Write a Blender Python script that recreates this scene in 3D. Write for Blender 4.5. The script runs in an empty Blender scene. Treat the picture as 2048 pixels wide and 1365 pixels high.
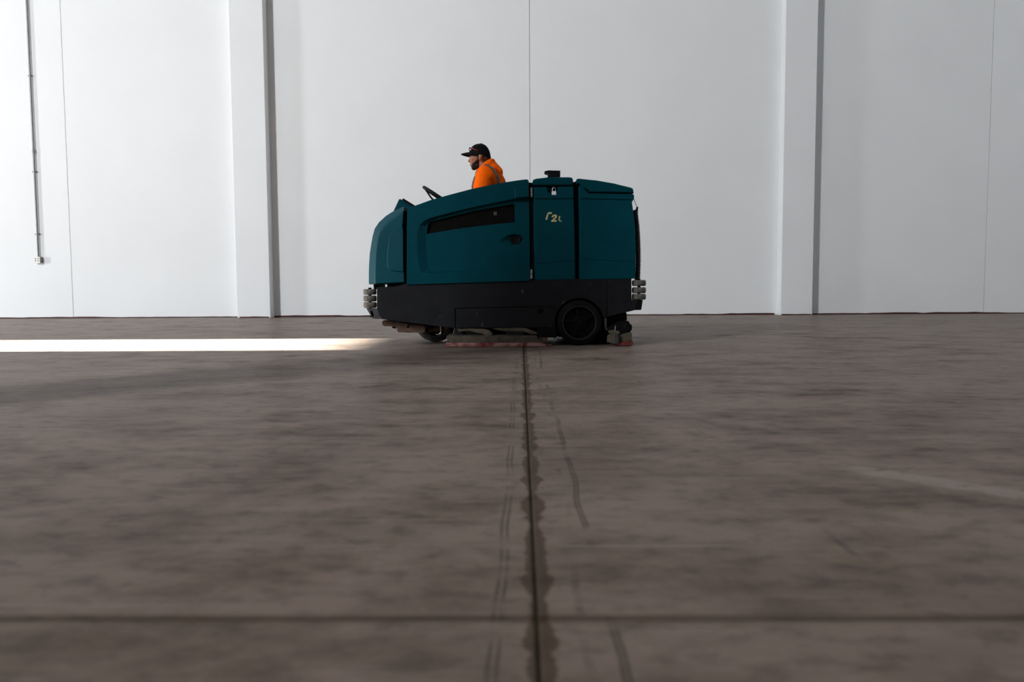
import bpy, bmesh, math, random
from mathutils import Vector, Matrix, Quaternion
from mathutils.bvhtree import BVHTree
random.seed(7)
R = math.radians
C = bpy.context.scene.collection
SC = bpy.context.scene

# ------------------------------------------------------------------ camera
F = 28.0 / 36.0 * 2048          # focal length in pixels
CAM_H = 0.504
PITCH, YAW, ROLL = R(3.95), R(0.65), R(0.31)
CAM = Vector((0, 0, CAM_H))
fwd = Vector((-math.sin(YAW) * math.cos(PITCH), math.cos(YAW) * math.cos(PITCH), -math.sin(PITCH)))
r0 = Vector((math.cos(YAW), math.sin(YAW), 0)); u0 = r0.cross(fwd)
right = r0 * math.cos(ROLL) - u0 * math.sin(ROLL)
upv = u0 * math.cos(ROLL) + r0 * math.sin(ROLL)
cam_d = bpy.data.cameras.new('camera'); cam = bpy.data.objects.new('camera', cam_d); C.objects.link(cam)
cam_d.lens = 28; cam_d.sensor_width = 36; cam_d.clip_start = 0.02; cam_d.clip_end = 200
m3 = Matrix((right, upv, -fwd)).transposed()
cam.matrix_world = Matrix.Translation(CAM) @ m3.to_4x4()
cam_d.dof.use_dof = True; cam_d.dof.focus_distance = 6.8; cam_d.dof.aperture_fstop = 2.8
SC.camera = cam

# ------------------------------------------------------------------ building measures (metres)
WB, WL, WR, WF, HC = 13.4, -20.0, 10.6, -12.0, 16.0      # back, left, right, front walls, ceiling height
BIG = (-18.0, -15.5, 6.5, 15.5)                          # tall window bank in the front wall: x0, x1, z0, z1
SUND = (6.35, 7.75, 3.2)                                 # narrow door in the left wall: y0, y1, height
SUN_END = -1.42

# ------------------------------------------------------------------ world, sun, daylight portals, exposure
w = bpy.data.worlds.new('world'); SC.world = w; w.use_nodes = True
bg = w.node_tree.nodes['Background']
bg.inputs[0].default_value = (0.93, 0.97, 1.0, 1); bg.inputs[1].default_value = 90.0
sd = bpy.data.lights.new('sun', 'SUN'); sun = bpy.data.objects.new('sun', sd); C.objects.link(sun)
elev = math.atan2(SUND[2], SUN_END - WL)
sd.energy = 200.0; sd.angle = R(0.45); sd.color = (1.0, 0.97, 0.86)
sun.rotation_euler = Vector((math.cos(elev), 0, -math.sin(elev))).to_track_quat('-Z', 'Y').to_euler()
sun.location = (-30, 7, 8)
def portal(name, loc, sx, sy, direction):
    d = bpy.data.lights.new(name, 'AREA'); o = bpy.data.objects.new(name, d); C.objects.link(o)
    d.shape = 'RECTANGLE'; d.size = sx; d.size_y = sy; d.cycles.is_portal = True
    o.location = loc; o.rotation_euler = Vector(direction).to_track_quat('-Z', 'Y').to_euler()
portal('daylight_portal', ((BIG[0] + BIG[1]) / 2, WF - 0.25, (BIG[2] + BIG[3]) / 2), BIG[1] - BIG[0], BIG[3] - BIG[2], (0, 1, 0))
portal('daylight_portal', (WL - 0.25, (SUND[0] + SUND[1]) / 2, SUND[2] / 2), SUND[1] - SUND[0], SUND[2], (1, 0, 0))
vs = SC.view_settings
vs.view_transform = 'Standard'; vs.look = 'None'; vs.gamma = 1; vs.use_curve_mapping = False
vs.exposure = 0.13

# ------------------------------------------------------------------ helpers
def at(px, py, Y):
    d = fwd + right * ((px - 1024) / F) + upv * (-(py - 682.5) / F)
    return CAM + d * (Y / d.y)
def floor_at(px, py):
    d = fwd + right * ((px - 1024) / F) + upv * (-(py - 682.5) / F)
    return CAM + d * (-CAM.z / d.z)

ORG = {}
def obj(name, bm, m, parent=None, sharp=35, smooth=True, label=None, cat=None, group=None, kind=None, base=False):
    """link a world-space bmesh as one mesh object whose origin sits at its own centre"""
    bmesh.ops.recalc_face_normals(bm, faces=bm.faces)
    lim = R(sharp)
    for f in bm.faces: f.smooth = smooth
    for e in bm.edges:
        if len(e.link_faces) == 2 and e.calc_face_angle(0) > lim: e.smooth = False
    cs = [v.co for v in bm.verts]
    lo = Vector([min(c[i] for c in cs) for i in range(3)]); hi = Vector([max(c[i] for c in cs) for i in range(3)])
    ctr = (lo + hi) / 2
    if base: ctr.z = lo.z
    bmesh.ops.translate(bm, verts=bm.verts, vec=-ctr)
    me = bpy.data.meshes.new(name); bm.to_mesh(me); bm.free()
    o = bpy.data.objects.new(name, me); C.objects.link(o)
    if m: me.materials.append(m)
    if smooth and sharp < 60: md = o.modifiers.new('weighted_normal', 'WEIGHTED_NORMAL'); md.keep_sharp = True
    o.location = ctr - (ORG[parent.as_pointer()] if parent else Vector())
    if parent: o.parent = parent
    ORG[o.as_pointer()] = ctr.copy()
    tag(o, label, cat, group, kind)
    return o
def tag(o, label=None, cat=None, group=None, kind=None):
    if label: o['label'] = label
    if cat: o['category'] = cat
    if group: o['group'] = group
    if kind: o['kind'] = kind
def empty(name, loc, label, cat, group=None):
    o = bpy.data.objects.new(name, None); C.objects.link(o); o.location = loc; o.empty_display_size = 0.1
    ORG[o.as_pointer()] = Vector(loc); tag(o, label, cat, group); return o

def bm_of(verts, faces):
    bm = bmesh.new(); vv = [bm.verts.new(v) for v in verts]
    for f in faces: bm.faces.new([vv[i] for i in f])
    return bm
def box_bm(x0, x1, y0, y1, z0, z1, bev=0, seg=2):
    bm = bm_of([(x, y, z) for x in (x0, x1) for y in (y0, y1) for z in (z0, z1)],
               [(0, 1, 3, 2), (4, 6, 7, 5), (0, 4, 5, 1), (2, 3, 7, 6), (0, 2, 6, 4), (1, 5, 7, 3)])
    if bev: bmesh.ops.bevel(bm, geom=bm.edges[:], offset=bev, segments=seg, profile=0.5, affect='EDGES')
    return bm
def join_bm(*bms):
    out = bmesh.new()
    for b in bms:
        me = bpy.data.meshes.new('t'); b.to_mesh(me); b.free(); out.from_mesh(me); bpy.data.meshes.remove(me)
    return out
def prism(pts, y0, y1, bev=0, seg=2, sel=None, allbev=False, pts2=None):
    """side profile (x,z) extruded through depth; pts2 gives the outline at y1"""
    n = len(pts); p2 = pts2 or pts
    bm = bmesh.new()
    a = [bm.verts.new((p[0], y0, p[1])) for p in pts]; b = [bm.verts.new((p[0], y1, p[1])) for p in p2]
    bm.faces.new(a); bm.faces.new(b[::-1])
    for i in range(n): bm.faces.new((a[i], a[(i + 1) % n], b[(i + 1) % n], b[i]))
    if bev:
        es = []
        for e in bm.edges:
            rim = abs(e.verts[0].co.y - e.verts[1].co.y) < 1e-6
            if (rim or allbev) and (sel is None or (sel(e.verts[0].co) and sel(e.verts[1].co))): es.append(e)
        bmesh.ops.bevel(bm, geom=es, offset=bev, segments=seg, profile=0.5, affect='EDGES', clamp_overlap=True)
    return bm
def layered(rings):
    """outlines (same point count) stacked through depth: [(points, y), ...]"""
    bm = bmesh.new(); rs = [[bm.verts.new((q[0], y, q[1])) for q in pts] for pts, y in rings]; n = len(rs[0])
    bm.faces.new(rs[0]); bm.faces.new(rs[-1][::-1])
    for A, B in zip(rs, rs[1:]):
        for i in range(n): bm.faces.new((A[i], A[(i + 1) % n], B[(i + 1) % n], B[i]))
    return bm
def tube(pts, rad, seg=10, cap=True):
    """sweep along points; rad a number or a list"""
    P = [Vector(p) for p in pts]; bm = bmesh.new(); rings = []
    n = len(P); rr = rad if isinstance(rad, (list, tuple)) else [rad] * n
    t0 = (P[1] - P[0]).normalized(); a = t0.orthogonal().normalized()
    for i in range(n):
        t = (P[min(i + 1, n - 1)] - P[max(i - 1, 0)]).normalized()
        a = (a - t * a.dot(t)).normalized(); b = t.cross(a)
        rings.append([bm.verts.new(P[i] + (a * math.cos(k * 2 * math.pi / seg) + b * math.sin(k * 2 * math.pi / seg)) * rr[i]) for k in range(seg)])
    for i in range(n - 1):
        for k in range(seg): bm.faces.new((rings[i][k], rings[i][(k + 1) % seg], rings[i + 1][(k + 1) % seg], rings[i + 1][k]))
    if cap: bm.faces.new(rings[0][::-1]); bm.faces.new(rings[-1])
    return bm
def lathe(prof, centre, axis='Y', seg=48):
    """prof: (radius, along-axis) closed or open profile spun about an axis"""
    bm = bmesh.new(); rings = []; c = Vector(centre)
    def put(r, h, t):
        s, k = math.sin(t) * r, math.cos(t) * r
        return c + (Vector((k, h, s)) if axis == 'Y' else Vector((k, s, h)) if axis == 'Z' else Vector((h, k, s)))
    for r, h in prof:
        if r < 1e-6: rings.append([bm.verts.new(put(0, h, 0))])
        else: rings.append([bm.verts.new(put(r, h, 2 * math.pi * k / seg)) for k in range(seg)])
    for A, B in zip(rings, rings[1:]):
        for k in range(seg):
            j = (k + 1) % seg
            if len(A) == 1 and len(B) == 1: continue
            if len(A) == 1: bm.faces.new((A[0], B[j], B[k]))
            elif len(B) == 1: bm.faces.new((A[k], A[j], B[0]))
            else: bm.faces.new((A[k], A[j], B[j], B[k]))
    return bm
def smooth_curve(pts, n=8, closed=False):
    P = [Vector(p) for p in pts]; out = []
    N = len(P); rng = N if closed else N - 1
    for i in range(rng):
        g = (lambda k: P[k % N]) if closed else (lambda k: P[max(0, min(N - 1, k))])
        p0, p1, p2, p3 = g(i - 1), g(i), g(i + 1), g(i + 2)
        for k in range(n):
            t = k / n
            out.append(0.5 * ((2 * p1) + (p2 - p0) * t + (2 * p0 - 5 * p1 + 4 * p2 - p3) * t * t + (3 * p1 - p0 - 3 * p2 + p3) * t ** 3))
    if not closed: out.append(P[-1])
    return out
def apply_mods(bm, cutters=(), bev=0.0, seg=2, remesh=0, smooth_it=0, ang=30):
    """boolean-cut / bevel / remesh a bmesh through modifiers, returns a new bmesh"""
    me = bpy.data.meshes.new('t'); bmesh.ops.recalc_face_normals(bm, faces=bm.faces); bm.to_mesh(me); bm.free()
    o = bpy.data.objects.new('t', me); C.objects.link(o); tmp = []
    for c in cutters:
        cm = bpy.data.meshes.new('c'); bmesh.ops.recalc_face_normals(c, faces=c.faces); c.to_mesh(cm); c.free()
        co = bpy.data.objects.new('c', cm); C.objects.link(co); tmp.append(co)
        md = o.modifiers.new('b', 'BOOLEAN'); md.operation = 'DIFFERENCE'; md.object = co; md.solver = 'EXACT'
    if bev:
        md = o.modifiers.new('v', 'BEVEL'); md.width = bev; md.segments = seg; md.limit_method = 'ANGLE'; md.angle_limit = R(ang)
    if remesh:
        md = o.modifiers.new('r', 'REMESH'); md.mode = 'VOXEL'; md.voxel_size = remesh
    if smooth_it:
        md = o.modifiers.new('s', 'SMOOTH'); md.factor = 0.5; md.iterations = smooth_it
    bpy.context.view_layer.update()
    dg = bpy.context.evaluated_depsgraph_get(); ev = o.evaluated_get(dg); nm = ev.to_mesh()
    out = bmesh.new(); out.from_mesh(nm); ev.to_mesh_clear()
    for t in tmp + [o]:
        d = t.data; bpy.data.objects.remove(t); bpy.data.meshes.remove(d)
    return out

# ------------------------------------------------------------------ materials
def mat(name, col, rough=0.5, metal=0.0, spec=0.5, var=0.0, vscale=8.0, bump=0.0, bscale=60.0, coat=0.0, rvar=0.0):
    m = bpy.data.materials.new(name); m.use_nodes = True
    nt = m.node_tree; b = nt.nodes['Principled BSDF']
    b.inputs['Roughness'].default_value = rough; b.inputs['Metallic'].default_value = metal
    b.inputs['Specular IOR Level'].default_value = spec; b.inputs['Coat Weight'].default_value = coat
    tc = nt.nodes.new('ShaderNodeTexCoord')
    n = nt.nodes.new('ShaderNodeTexNoise'); n.inputs['Scale'].default_value = vscale; n.inputs['Detail'].default_value = 6
    nt.links.new(tc.outputs['Object'], n.inputs['Vector'])
    cr = nt.nodes.new('ShaderNodeValToRGB')
    cr.color_ramp.elements[0].position = 0.3; cr.color_ramp.elements[1].position = 0.7
    cr.color_ramp.elements[0].color = (*[c * (1 - var) for c in col], 1); cr.color_ramp.elements[1].color = (*[min(1, c * (1 + var)) for c in col], 1)
    nt.links.new(n.outputs['Fac'], cr.inputs['Fac']); nt.links.new(cr.outputs['Color'], b.inputs['Base Color'])
    if rvar:
        mr = nt.nodes.new('ShaderNodeMapRange'); mr.inputs['To Min'].default_value = rough - rvar; mr.inputs['To Max'].default_value = rough + rvar
        nt.links.new(n.outputs['Fac'], mr.inputs['Value']); nt.links.new(mr.outputs['Result'], b.inputs['Roughness'])
    if bump:
        n2 = nt.nodes.new('ShaderNodeTexNoise'); n2.inputs['Scale'].default_value = bscale; n2.inputs['Detail'].default_value = 4
        nt.links.new(tc.outputs['Object'], n2.inputs['Vector'])
        bp = nt.nodes.new('ShaderNodeBump'); bp.inputs['Strength'].default_value = bump; bp.inputs['Distance'].default_value = 0.01
        nt.links.new(n2.outputs['Fac'], bp.inputs['Height']); nt.links.new(bp.outputs['Normal'], b.inputs['Normal'])
    return m
M = {}
M['wall'] = mat('white_painted_concrete', (0.80, 0.81, 0.82), 0.75, var=0.02, vscale=0.7, bump=0.06, bscale=45)
M['pier'] = mat('white_painted_pier', (0.79, 0.80, 0.815), 0.75, var=0.02, vscale=0.7, bump=0.06, bscale=45)
M['ceiling'] = mat('grey_steel_ceiling_deck', (0.10, 0.10, 0.10), 0.7)
M['block'] = mat('bare_grey_concrete_wall', (0.26, 0.255, 0.25), 0.85, var=0.1, vscale=2)
M['caulk'] = mat('red_brown_caulk', (0.055, 0.012, 0.008), 0.8, var=0.5, vscale=9)
M['filler'] = mat('brown_joint_filler', (0.050, 0.033, 0.018), 0.8, spec=0.1, var=0.4, vscale=14)
M['teal'] = mat('teal_plastic', (0.0008, 0.048, 0.066), 0.40, var=0.08, vscale=5, bump=0.03, bscale=220, spec=0.07, rvar=0.04)
M['char'] = mat('charcoal_steel', (0.0085, 0.009, 0.0115), 0.5, spec=0.2, var=0.3, vscale=9, bump=0.04, bscale=160)
M['black'] = mat('black_plastic', (0.003, 0.003, 0.0034), 0.55, spec=0.15, var=0.2)
M['grey_metal'] = mat('grey_painted_bracket', (0.045, 0.048, 0.05), 0.45, var=0.3, vscale=20)
M['rubber'] = mat('black_tyre_rubber', (0.006, 0.006, 0.006), 0.75, spec=0.15, var=0.3, vscale=25, bump=0.15, bscale=80)
M['roller'] = mat('scuffed_grey_rubber', (0.11, 0.10, 0.085), 0.7, var=0.55, vscale=28, bump=0.2, bscale=90)
M['rust'] = mat('rusty_dirty_steel', (0.10, 0.055, 0.038), 0.75, var=0.7, vscale=16, bump=0.2, bscale=70)
M['tan'] = mat('dirty_tan_steel', (0.085, 0.070, 0.045), 0.65, var=0.45, vscale=14, bump=0.15, bscale=60)
M['red'] = mat('red_squeegee_rubber', (0.13, 0.018, 0.013), 0.6, var=0.4, vscale=9)
M['steel'] = mat('brushed_steel', (0.42, 0.41, 0.38), 0.35, metal=0.9, var=0.2, vscale=40)
M['zinc'] = mat('galvanised_conduit', (0.24, 0.245, 0.24), 0.4, metal=0.6, var=0.12, vscale=30)
M['cream'] = mat('cream_decal', (0.62, 0.56, 0.24), 0.5, var=0.1, vscale=60)
M['white'] = mat('white_plastic', (0.82, 0.81, 0.78), 0.4)
M['dark_slot'] = mat('dark_socket', (0.10, 0.09, 0.085), 0.6)
M['orange'] = mat('hi_vis_orange_fleece', (1.0, 0.125, 0.001), 0.9, spec=0.1, var=0.08, vscale=9, bump=1.0, bscale=16)
M['tape'] = mat('grey_reflective_tape', (0.035, 0.034, 0.031), 0.4, var=0.1, vscale=40)
M['cap'] = mat('black_cap_fabric', (0.0035, 0.0035, 0.004), 0.9, spec=0.15, bump=0.1, bscale=300)
M['trouser'] = mat('dark_work_trousers', (0.016, 0.018, 0.024), 0.9, bump=0.2, bscale=80)
M['boot'] = mat('brown_work_boot', (0.05, 0.03, 0.018), 0.6, bump=0.1)
M['lens'] = mat('dark_lens', (0.006, 0.006, 0.009), 0.08, spec=0.8)
M['redframe'] = mat('red_frame', (0.30, 0.02, 0.02), 0.3)
M['eye'] = mat('eye_white', (0.22, 0.19, 0.17), 0.25)
M['seat'] = mat('black_vinyl', (0.01, 0.01, 0.011), 0.45, bump=0.1, bscale=120)
M['concrete'] = mat('grey_shadow_post', (0.42, 0.41, 0.39), 0.8, var=0.12, vscale=3, bump=0.15, bscale=20)
M['doorframe'] = mat('grey_door_frame', (0.25, 0.26, 0.27), 0.5)
M['wire'] = mat('thin_steel_wire', (0.10, 0.10, 0.10), 0.5, metal=0.5)
g = bpy.data.materials.new('smoky_tinted_window'); g.use_nodes = True
gb = g.node_tree.nodes['Principled BSDF']; gb.inputs['Base Color'].default_value = (0.012, 0.011, 0.010, 1); gb.inputs['Specular IOR Level'].default_value = 0.15
gb.inputs['Roughness'].default_value = 0.12; gb.inputs['Transmission Weight'].default_value = 0.6; gb.inputs['IOR'].default_value = 1.3
gn = g.node_tree.nodes.new('ShaderNodeTexNoise'); gn.inputs['Scale'].default_value = 14
gm = g.node_tree.nodes.new('ShaderNodeMapRange'); gm.inputs['To Min'].default_value = 0.1; gm.inputs['To Max'].default_value = 0.35
g.node_tree.links.new(gn.outputs['Fac'], gm.inputs['Value']); g.node_tree.links.new(gm.outputs['Result'], gb.inputs['Roughness'])
M['glass'] = g

def scratched(base):
    """charcoal steel with a scatter of short pale scratches"""
    nt = base.node_tree; b = nt.nodes['Principled BSDF']; L = nt.links
    src = b.inputs['Base Color'].links[0].from_socket
    tc = nt.nodes.new('ShaderNodeTexCoord'); mp = nt.nodes.new('ShaderNodeMapping'); mp.inputs['Scale'].default_value = (30, 1, 9)
    mp.inputs['Rotation'].default_value = (0, 0.15, 0)
    v = nt.nodes.new('ShaderNodeTexVoronoi'); v.inputs['Scale'].default_value = 1.0
    L.new(tc.outputs['Object'], mp.inputs['Vector']); L.new(mp.outputs['Vector'], v.inputs['Vector'])
    r = nt.nodes.new('ShaderNodeValToRGB'); r.color_ramp.elements[0].position = 0.10; r.color_ramp.elements[0].color = (1, 1, 1, 1)
    r.color_ramp.elements[1].position = 0.20; r.color_ramp.elements[1].color = (0, 0, 0, 1)
    L.new(v.outputs['Distance'], r.inputs['Fac'])
    sep = nt.nodes.new('ShaderNodeSeparateColor'); L.new(v.outputs['Color'], sep.inputs['Color'])
    gt = nt.nodes.new('ShaderNodeMath'); gt.operation = 'GREATER_THAN'; gt.inputs[1].default_value = 0.80; L.new(sep.outputs[0], gt.inputs[0])
    ml = nt.nodes.new('ShaderNodeMath'); ml.operation = 'MULTIPLY'; L.new(gt.outputs[0], ml.inputs[0]); L.new(r.outputs['Color'], ml.inputs[1])
    mx = nt.nodes.new('ShaderNodeMix'); mx.data_type = 'RGBA'; L.new(ml.outputs[0], mx.inputs['Factor'])
    L.new(src, mx.inputs['A']); mx.inputs['B'].default_value = (0.085, 0.085, 0.09, 1)
    L.new(mx.outputs['Result'], b.inputs['Base Color'])
M['skirt'] = mat('scratched_charcoal_steel', (0.008, 0.0085, 0.011), 0.5, spec=0.2, var=0.3, vscale=9, bump=0.04, bscale=160); scratched(M['skirt'])

def dirty_red():
    """red rubber caked with pale pink dried slurry"""
    m = mat('pink_caked_squeegee_rubber', (0.20, 0.012, 0.010), 0.6); nt = m.node_tree; b = nt.nodes['Principled BSDF']; L = nt.links
    tc = nt.nodes.new('ShaderNodeTexCoord'); n = nt.nodes.new('ShaderNodeTexNoise'); n.inputs['Scale'].default_value = 11; n.inputs['Detail'].default_value = 8
    L.new(tc.outputs['Object'], n.inputs['Vector'])
    r = nt.nodes.new('ShaderNodeValToRGB'); r.color_ramp.elements[0].position = 0.42; r.color_ramp.elements[0].color = (0.15, 0.010, 0.009, 1)
    r.color_ramp.elements[1].position = 0.60; r.color_ramp.elements[1].color = (0.34, 0.19, 0.16, 1)
    L.new(n.outputs['Fac'], r.inputs['Fac']); L.new(r.outputs['Color'], b.inputs['Base Color']); return m
M['pink'] = dirty_red()

JOINT_X = 0.0       # set below
def floor_material(jx, jy):
    m = bpy.data.materials.new('sealed_grey_concrete_floor'); m.use_nodes = True; nt = m.node_tree; L = nt.links
    nt.nodes.remove(nt.nodes['Principled BSDF'])
    # matt concrete under a patchy worn sealer: diffuse base with a Fresnel-weighted gloss
    b = nt.nodes.new('ShaderNodeBsdfDiffuse'); gls = nt.nodes.new('ShaderNodeBsdfGlossy'); fre = nt.nodes.new('ShaderNodeFresnel'); mxs = nt.nodes.new('ShaderNodeMixShader')
    fre.inputs['IOR'].default_value = 1.12; fm = nt.nodes.new('ShaderNodeMath'); fm.operation = 'MULTIPLY'; fm.inputs[1].default_value = 0.215
    L.new(fre.outputs[0], fm.inputs[0]); L.new(fm.outputs[0], mxs.inputs[0]); L.new(b.outputs[0], mxs.inputs[1]); L.new(gls.outputs[0], mxs.inputs[2])
    L.new(mxs.outputs[0], nt.nodes['Material Output'].inputs['Surface']); gls.inputs['Color'].default_value = (1, 1, 1, 1)
    geo = nt.nodes.new('ShaderNodeNewGeometry')
    def mapping(sc, loc=(0, 0, 0)):
        mp = nt.nodes.new('ShaderNodeMapping'); mp.inputs['Scale'].default_value = sc; mp.inputs['Location'].default_value = loc
        L.new(geo.outputs['Position'], mp.inputs['Vector']); return mp
    def noise(sc, detail, rough=0.6, loc=(0, 0, 0), scale=1.0):
        n = nt.nodes.new('ShaderNodeTexNoise'); n.inputs['Scale'].default_value = scale; n.inputs['Detail'].default_value = detail
        n.inputs['Roughness'].default_value = rough; L.new(mapping(sc, loc).outputs['Vector'], n.inputs['Vector']); return n.outputs['Fac']
    def ramp(src, p0, p1, c0=(0, 0, 0, 1), c1=(1, 1, 1, 1)):
        r = nt.nodes.new('ShaderNodeValToRGB'); e = r.color_ramp.elements
        e[0].position, e[1].position, e[0].color, e[1].color = p0, p1, c0, c1; L.new(src, r.inputs['Fac']); return r.outputs['Color']
    def math_(op, a, bb=None, cl=False):
        n = nt.nodes.new('ShaderNodeMath'); n.operation = op; n.use_clamp = cl
        for i, x in enumerate((a, bb)):
            if x is None: continue
            if isinstance(x, (int, float)): n.inputs[i].default_value = x
            else: L.new(x, n.inputs[i])
        return n.outputs[0]
    def mix(fac, a, bb):
        n = nt.nodes.new('ShaderNodeMix'); n.data_type = 'RGBA'
        if isinstance(fac, (int, float)): n.inputs['Factor'].default_value = fac
        else: L.new(fac, n.inputs['Factor'])
        for k, x in (('A', a), ('B', bb)):
            if isinstance(x, tuple): n.inputs[k].default_value = x
            else: L.new(x, n.inputs[k])
        return n.outputs['Result']
    big = noise((0.55, 0.8, 1), 4, 0.55)
    mid = noise((2.3, 3.4, 1), 10, 0.64, (3, 7, 0))
    fine = noise((11, 17, 1), 8, 0.66, (1, 2, 0))
    streak = noise((0.8, 34, 1), 5, 0.6, (5, 1, 0))
    base = mix(ramp(mid, 0.38, 0.58), (0.130, 0.096, 0.076, 1), (0.255, 0.194, 0.160, 1))
    base = mix(math_('MULTIPLY', ramp(big, 0.40, 0.60), 0.55), base, (0.272, 0.212, 0.178, 1))
    base = mix(math_('MULTIPLY', ramp(fine, 0.36, 0.50, (1, 1, 1, 1), (0, 0, 0, 1)), 0.40), base, (0.055, 0.045, 0.040, 1))
    base = mix(math_('MULTIPLY', ramp(fine, 0.56, 0.70), 0.35), base, (0.33, 0.27, 0.235, 1))
    base = mix(math_('MULTIPLY', ramp(streak, 0.60, 0.70), 0.40), base, (0.36, 0.30, 0.265, 1))
    # stains that follow the sealed joint, and the thin tyre tracks beside it
    sep = nt.nodes.new('ShaderNodeSeparateXYZ'); L.new(geo.outputs['Position'], sep.inputs[0]); X, Y = sep.outputs[0], sep.outputs[1]
    wob = noise((0.1, 7.0, 1), 4, 0.6, (0, 3, 0)); wob2 = noise((0.1, 2.2, 1), 2, 0.5, (4, 9, 0))
    # width of the spill around the joint
    half = math_('ADD', math_('MULTIPLY', ramp(wob, 0.38, 0.68), 0.030), 0.010)
    dx = math_('ABSOLUTE', math_('SUBTRACT', X, jx + 0.004))
    spill = math_('MULTIPLY', math_('SUBTRACT', half, dx), 160.0, True)
    base = mix(math_('MULTIPLY', spill, 0.72), base, (0.058, 0.038, 0.021, 1))
    def track(off, wid, amp, seed, lo, hi):
        wv = math_('MULTIPLY', math_('SUBTRACT', noise((0.1, 1.3, 1), 2, 0.5, (seed, seed, 0)), 0.5), 0.06)
        d = math_('ABSOLUTE', math_('SUBTRACT', math_('ABSOLUTE', math_('SUBTRACT', math_('SUBTRACT', X, jx + off), wv)), wid))
        line = math_('SUBTRACT', 1.0, math_('MULTIPLY', d, 200.0), True)
        br = ramp(noise((2, 3.2, 1), 3, 0.6, (seed * 2, 0, 0)), lo, hi)
        return math_('MULTIPLY', math_('MULTIPLY', line, br), amp)
    for args in ((-0.056, 0.006, 0.6, 2.0, 0.45, 0.55), (0.112, 0.004, 0.65, 5.0, 0.42, 0.52), (0.075, 0.003, 0.4, 9.0, 0.5, 0.6), (0.60, 0.004, 0.5, 12.0, 0.58, 0.66)):
        base = mix(track(*args), base, (0.020, 0.018, 0.017, 1))
    # brownish soiling along the cross joint
    dy = math_('ABSOLUTE', math_('SUBTRACT', Y, jy))
    base = mix(math_('MULTIPLY', math_('MULTIPLY', math_('SUBTRACT', 0.022, dy), 60.0, True), 0.55), base, (0.040, 0.026, 0.013, 1))
    # broad pale swath left by a mop on the right, a faint pale line and dust
    sw = math_('SUBTRACT', math_('ADD', math_('MULTIPLY', X, 0.707), math_('MULTIPLY', Y, 0.707)), 2.17)
    sw = math_('MULTIPLY', math_('SUBTRACT', 0.055, math_('ABSOLUTE', sw)), 45.0, True)
    msk = math_('MULTIPLY', math_('MULTIPLY', math_('SUBTRACT', X, 0.84), 12.0, True), ramp(fine, 0.34, 0.50))
    base = mix(math_('MULTIPLY', math_('MULTIPLY', sw, msk), 0.55), base, (0.36, 0.30, 0.265, 1))
    ln = math_('MULTIPLY', math_('SUBTRACT', 0.005, math_('ABSOLUTE', math_('SUBTRACT', Y, 1.515))), 400.0, True)
    ln = math_('MULTIPLY', ln, math_('MULTIPLY', math_('SUBTRACT', 0.20, math_('ABSOLUTE', math_('SUBTRACT', X, 0.24))), 20.0, True))
    base = mix(math_('MULTIPLY', ln, 0.45), base, (0.40, 0.34, 0.30, 1))
    L.new(base, b.inputs['Color'])
    rg = nt.nodes.new('ShaderNodeMapRange'); rg.inputs['To Min'].default_value = 0.12; rg.inputs['To Max'].default_value = 0.50
    L.new(math_('ADD', math_('MULTIPLY', mid, 0.6), math_('MULTIPLY', streak, 0.4)), rg.inputs['Value']); L.new(rg.outputs['Result'], gls.inputs['Roughness'])
    bp = nt.nodes.new('ShaderNodeBump'); bp.inputs['Strength'].default_value = 0.10; bp.inputs['Distance'].default_value = 0.004
    L.new(math_('ADD', math_('MULTIPLY', mid, 0.7), math_('MULTIPLY', fine, 0.3)), bp.inputs['Height'])
    for nd in (b, gls, fre): L.new(bp.outputs['Normal'], nd.inputs['Normal'])
    return m

# ------------------------------------------------------------------ floor: slabs with recessed sealed joints
JX = floor_at(1062, 1000).x; JY = floor_at(1050, 1238).y
M['floor'] = floor_material(JX, JY)
fl = obj('floor', box_bm(WL - 0.2, WR + 0.2, WF - 0.2, WB + 0.2, -0.25, -0.004), M['filler'], kind='structure', label='grey sealed concrete warehouse floor with brown sealed joints')
xs = sorted([JX + d for d in (0, 5.25, 10.5, 15.75)] + [JX - 4.45 - 5.25 * k for k in range(4)])
xs = [WL - 0.1] + [x for x in xs if WL + 1 < x < WR - 1] + [WR + 0.1]
ys = [WF - 0.1] + [JY + 6.0 * k for k in range(-1, 2)] + [WB + 0.1]
GAP = 0.0032
for i in range(len(xs) - 1):
    for j in range(len(ys) - 1):
        x0, x1, y0, y1 = xs[i] + GAP, xs[i + 1] - GAP, ys[j] + GAP, ys[j + 1] - GAP
        obj('slab', box_bm(x0, x1, y0, y1, -0.06, 0, bev=0.003, seg=2), M['floor'], fl, smooth=False)

# ------------------------------------------------------------------ walls
def wall_x(px, py): return at(px, py, WB).x
wb = obj('wall_back', box_bm(WL - 0.2, WR + 0.2, WB + 0.035, WB + 0.25, -0.2, HC), M['wall'], kind='structure', label='tall white painted concrete panel wall behind the scrubber')
jl, jc, jr = wall_x(147, 630), wall_x(1060, 330), wall_x(1968, 600)
px_edges = [WL - 0.2, jl - (jc - jl), jl, jc, jr, WR + 0.2]
for a, b in zip(px_edges, px_edges[1:]):
    obj('panel', box_bm(a + 0.0035, b - 0.0035, WB, WB + 0.04, 0.0, HC, bev=0.002, seg=1), M['wall'], wb, smooth=False)
PD = 0.22
for pa, pb, py in ((475, 541, 636), (1561.5, 1624, 628)):
    x0, x1 = at(pa, py, WB - PD).x, at(pb, py, WB - PD).x
    obj('trim_1', box_bm(x0, x1, WB - PD, WB, 0, HC, bev=0.005, seg=2), M['pier'], smooth=False, kind='structure', label='white painted concrete pilaster on the wall, %s of the scrubber' % ('left' if pa < 1000 else 'right')).name = 'trim_1' if pa < 1000 else 'trim_2'
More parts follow.
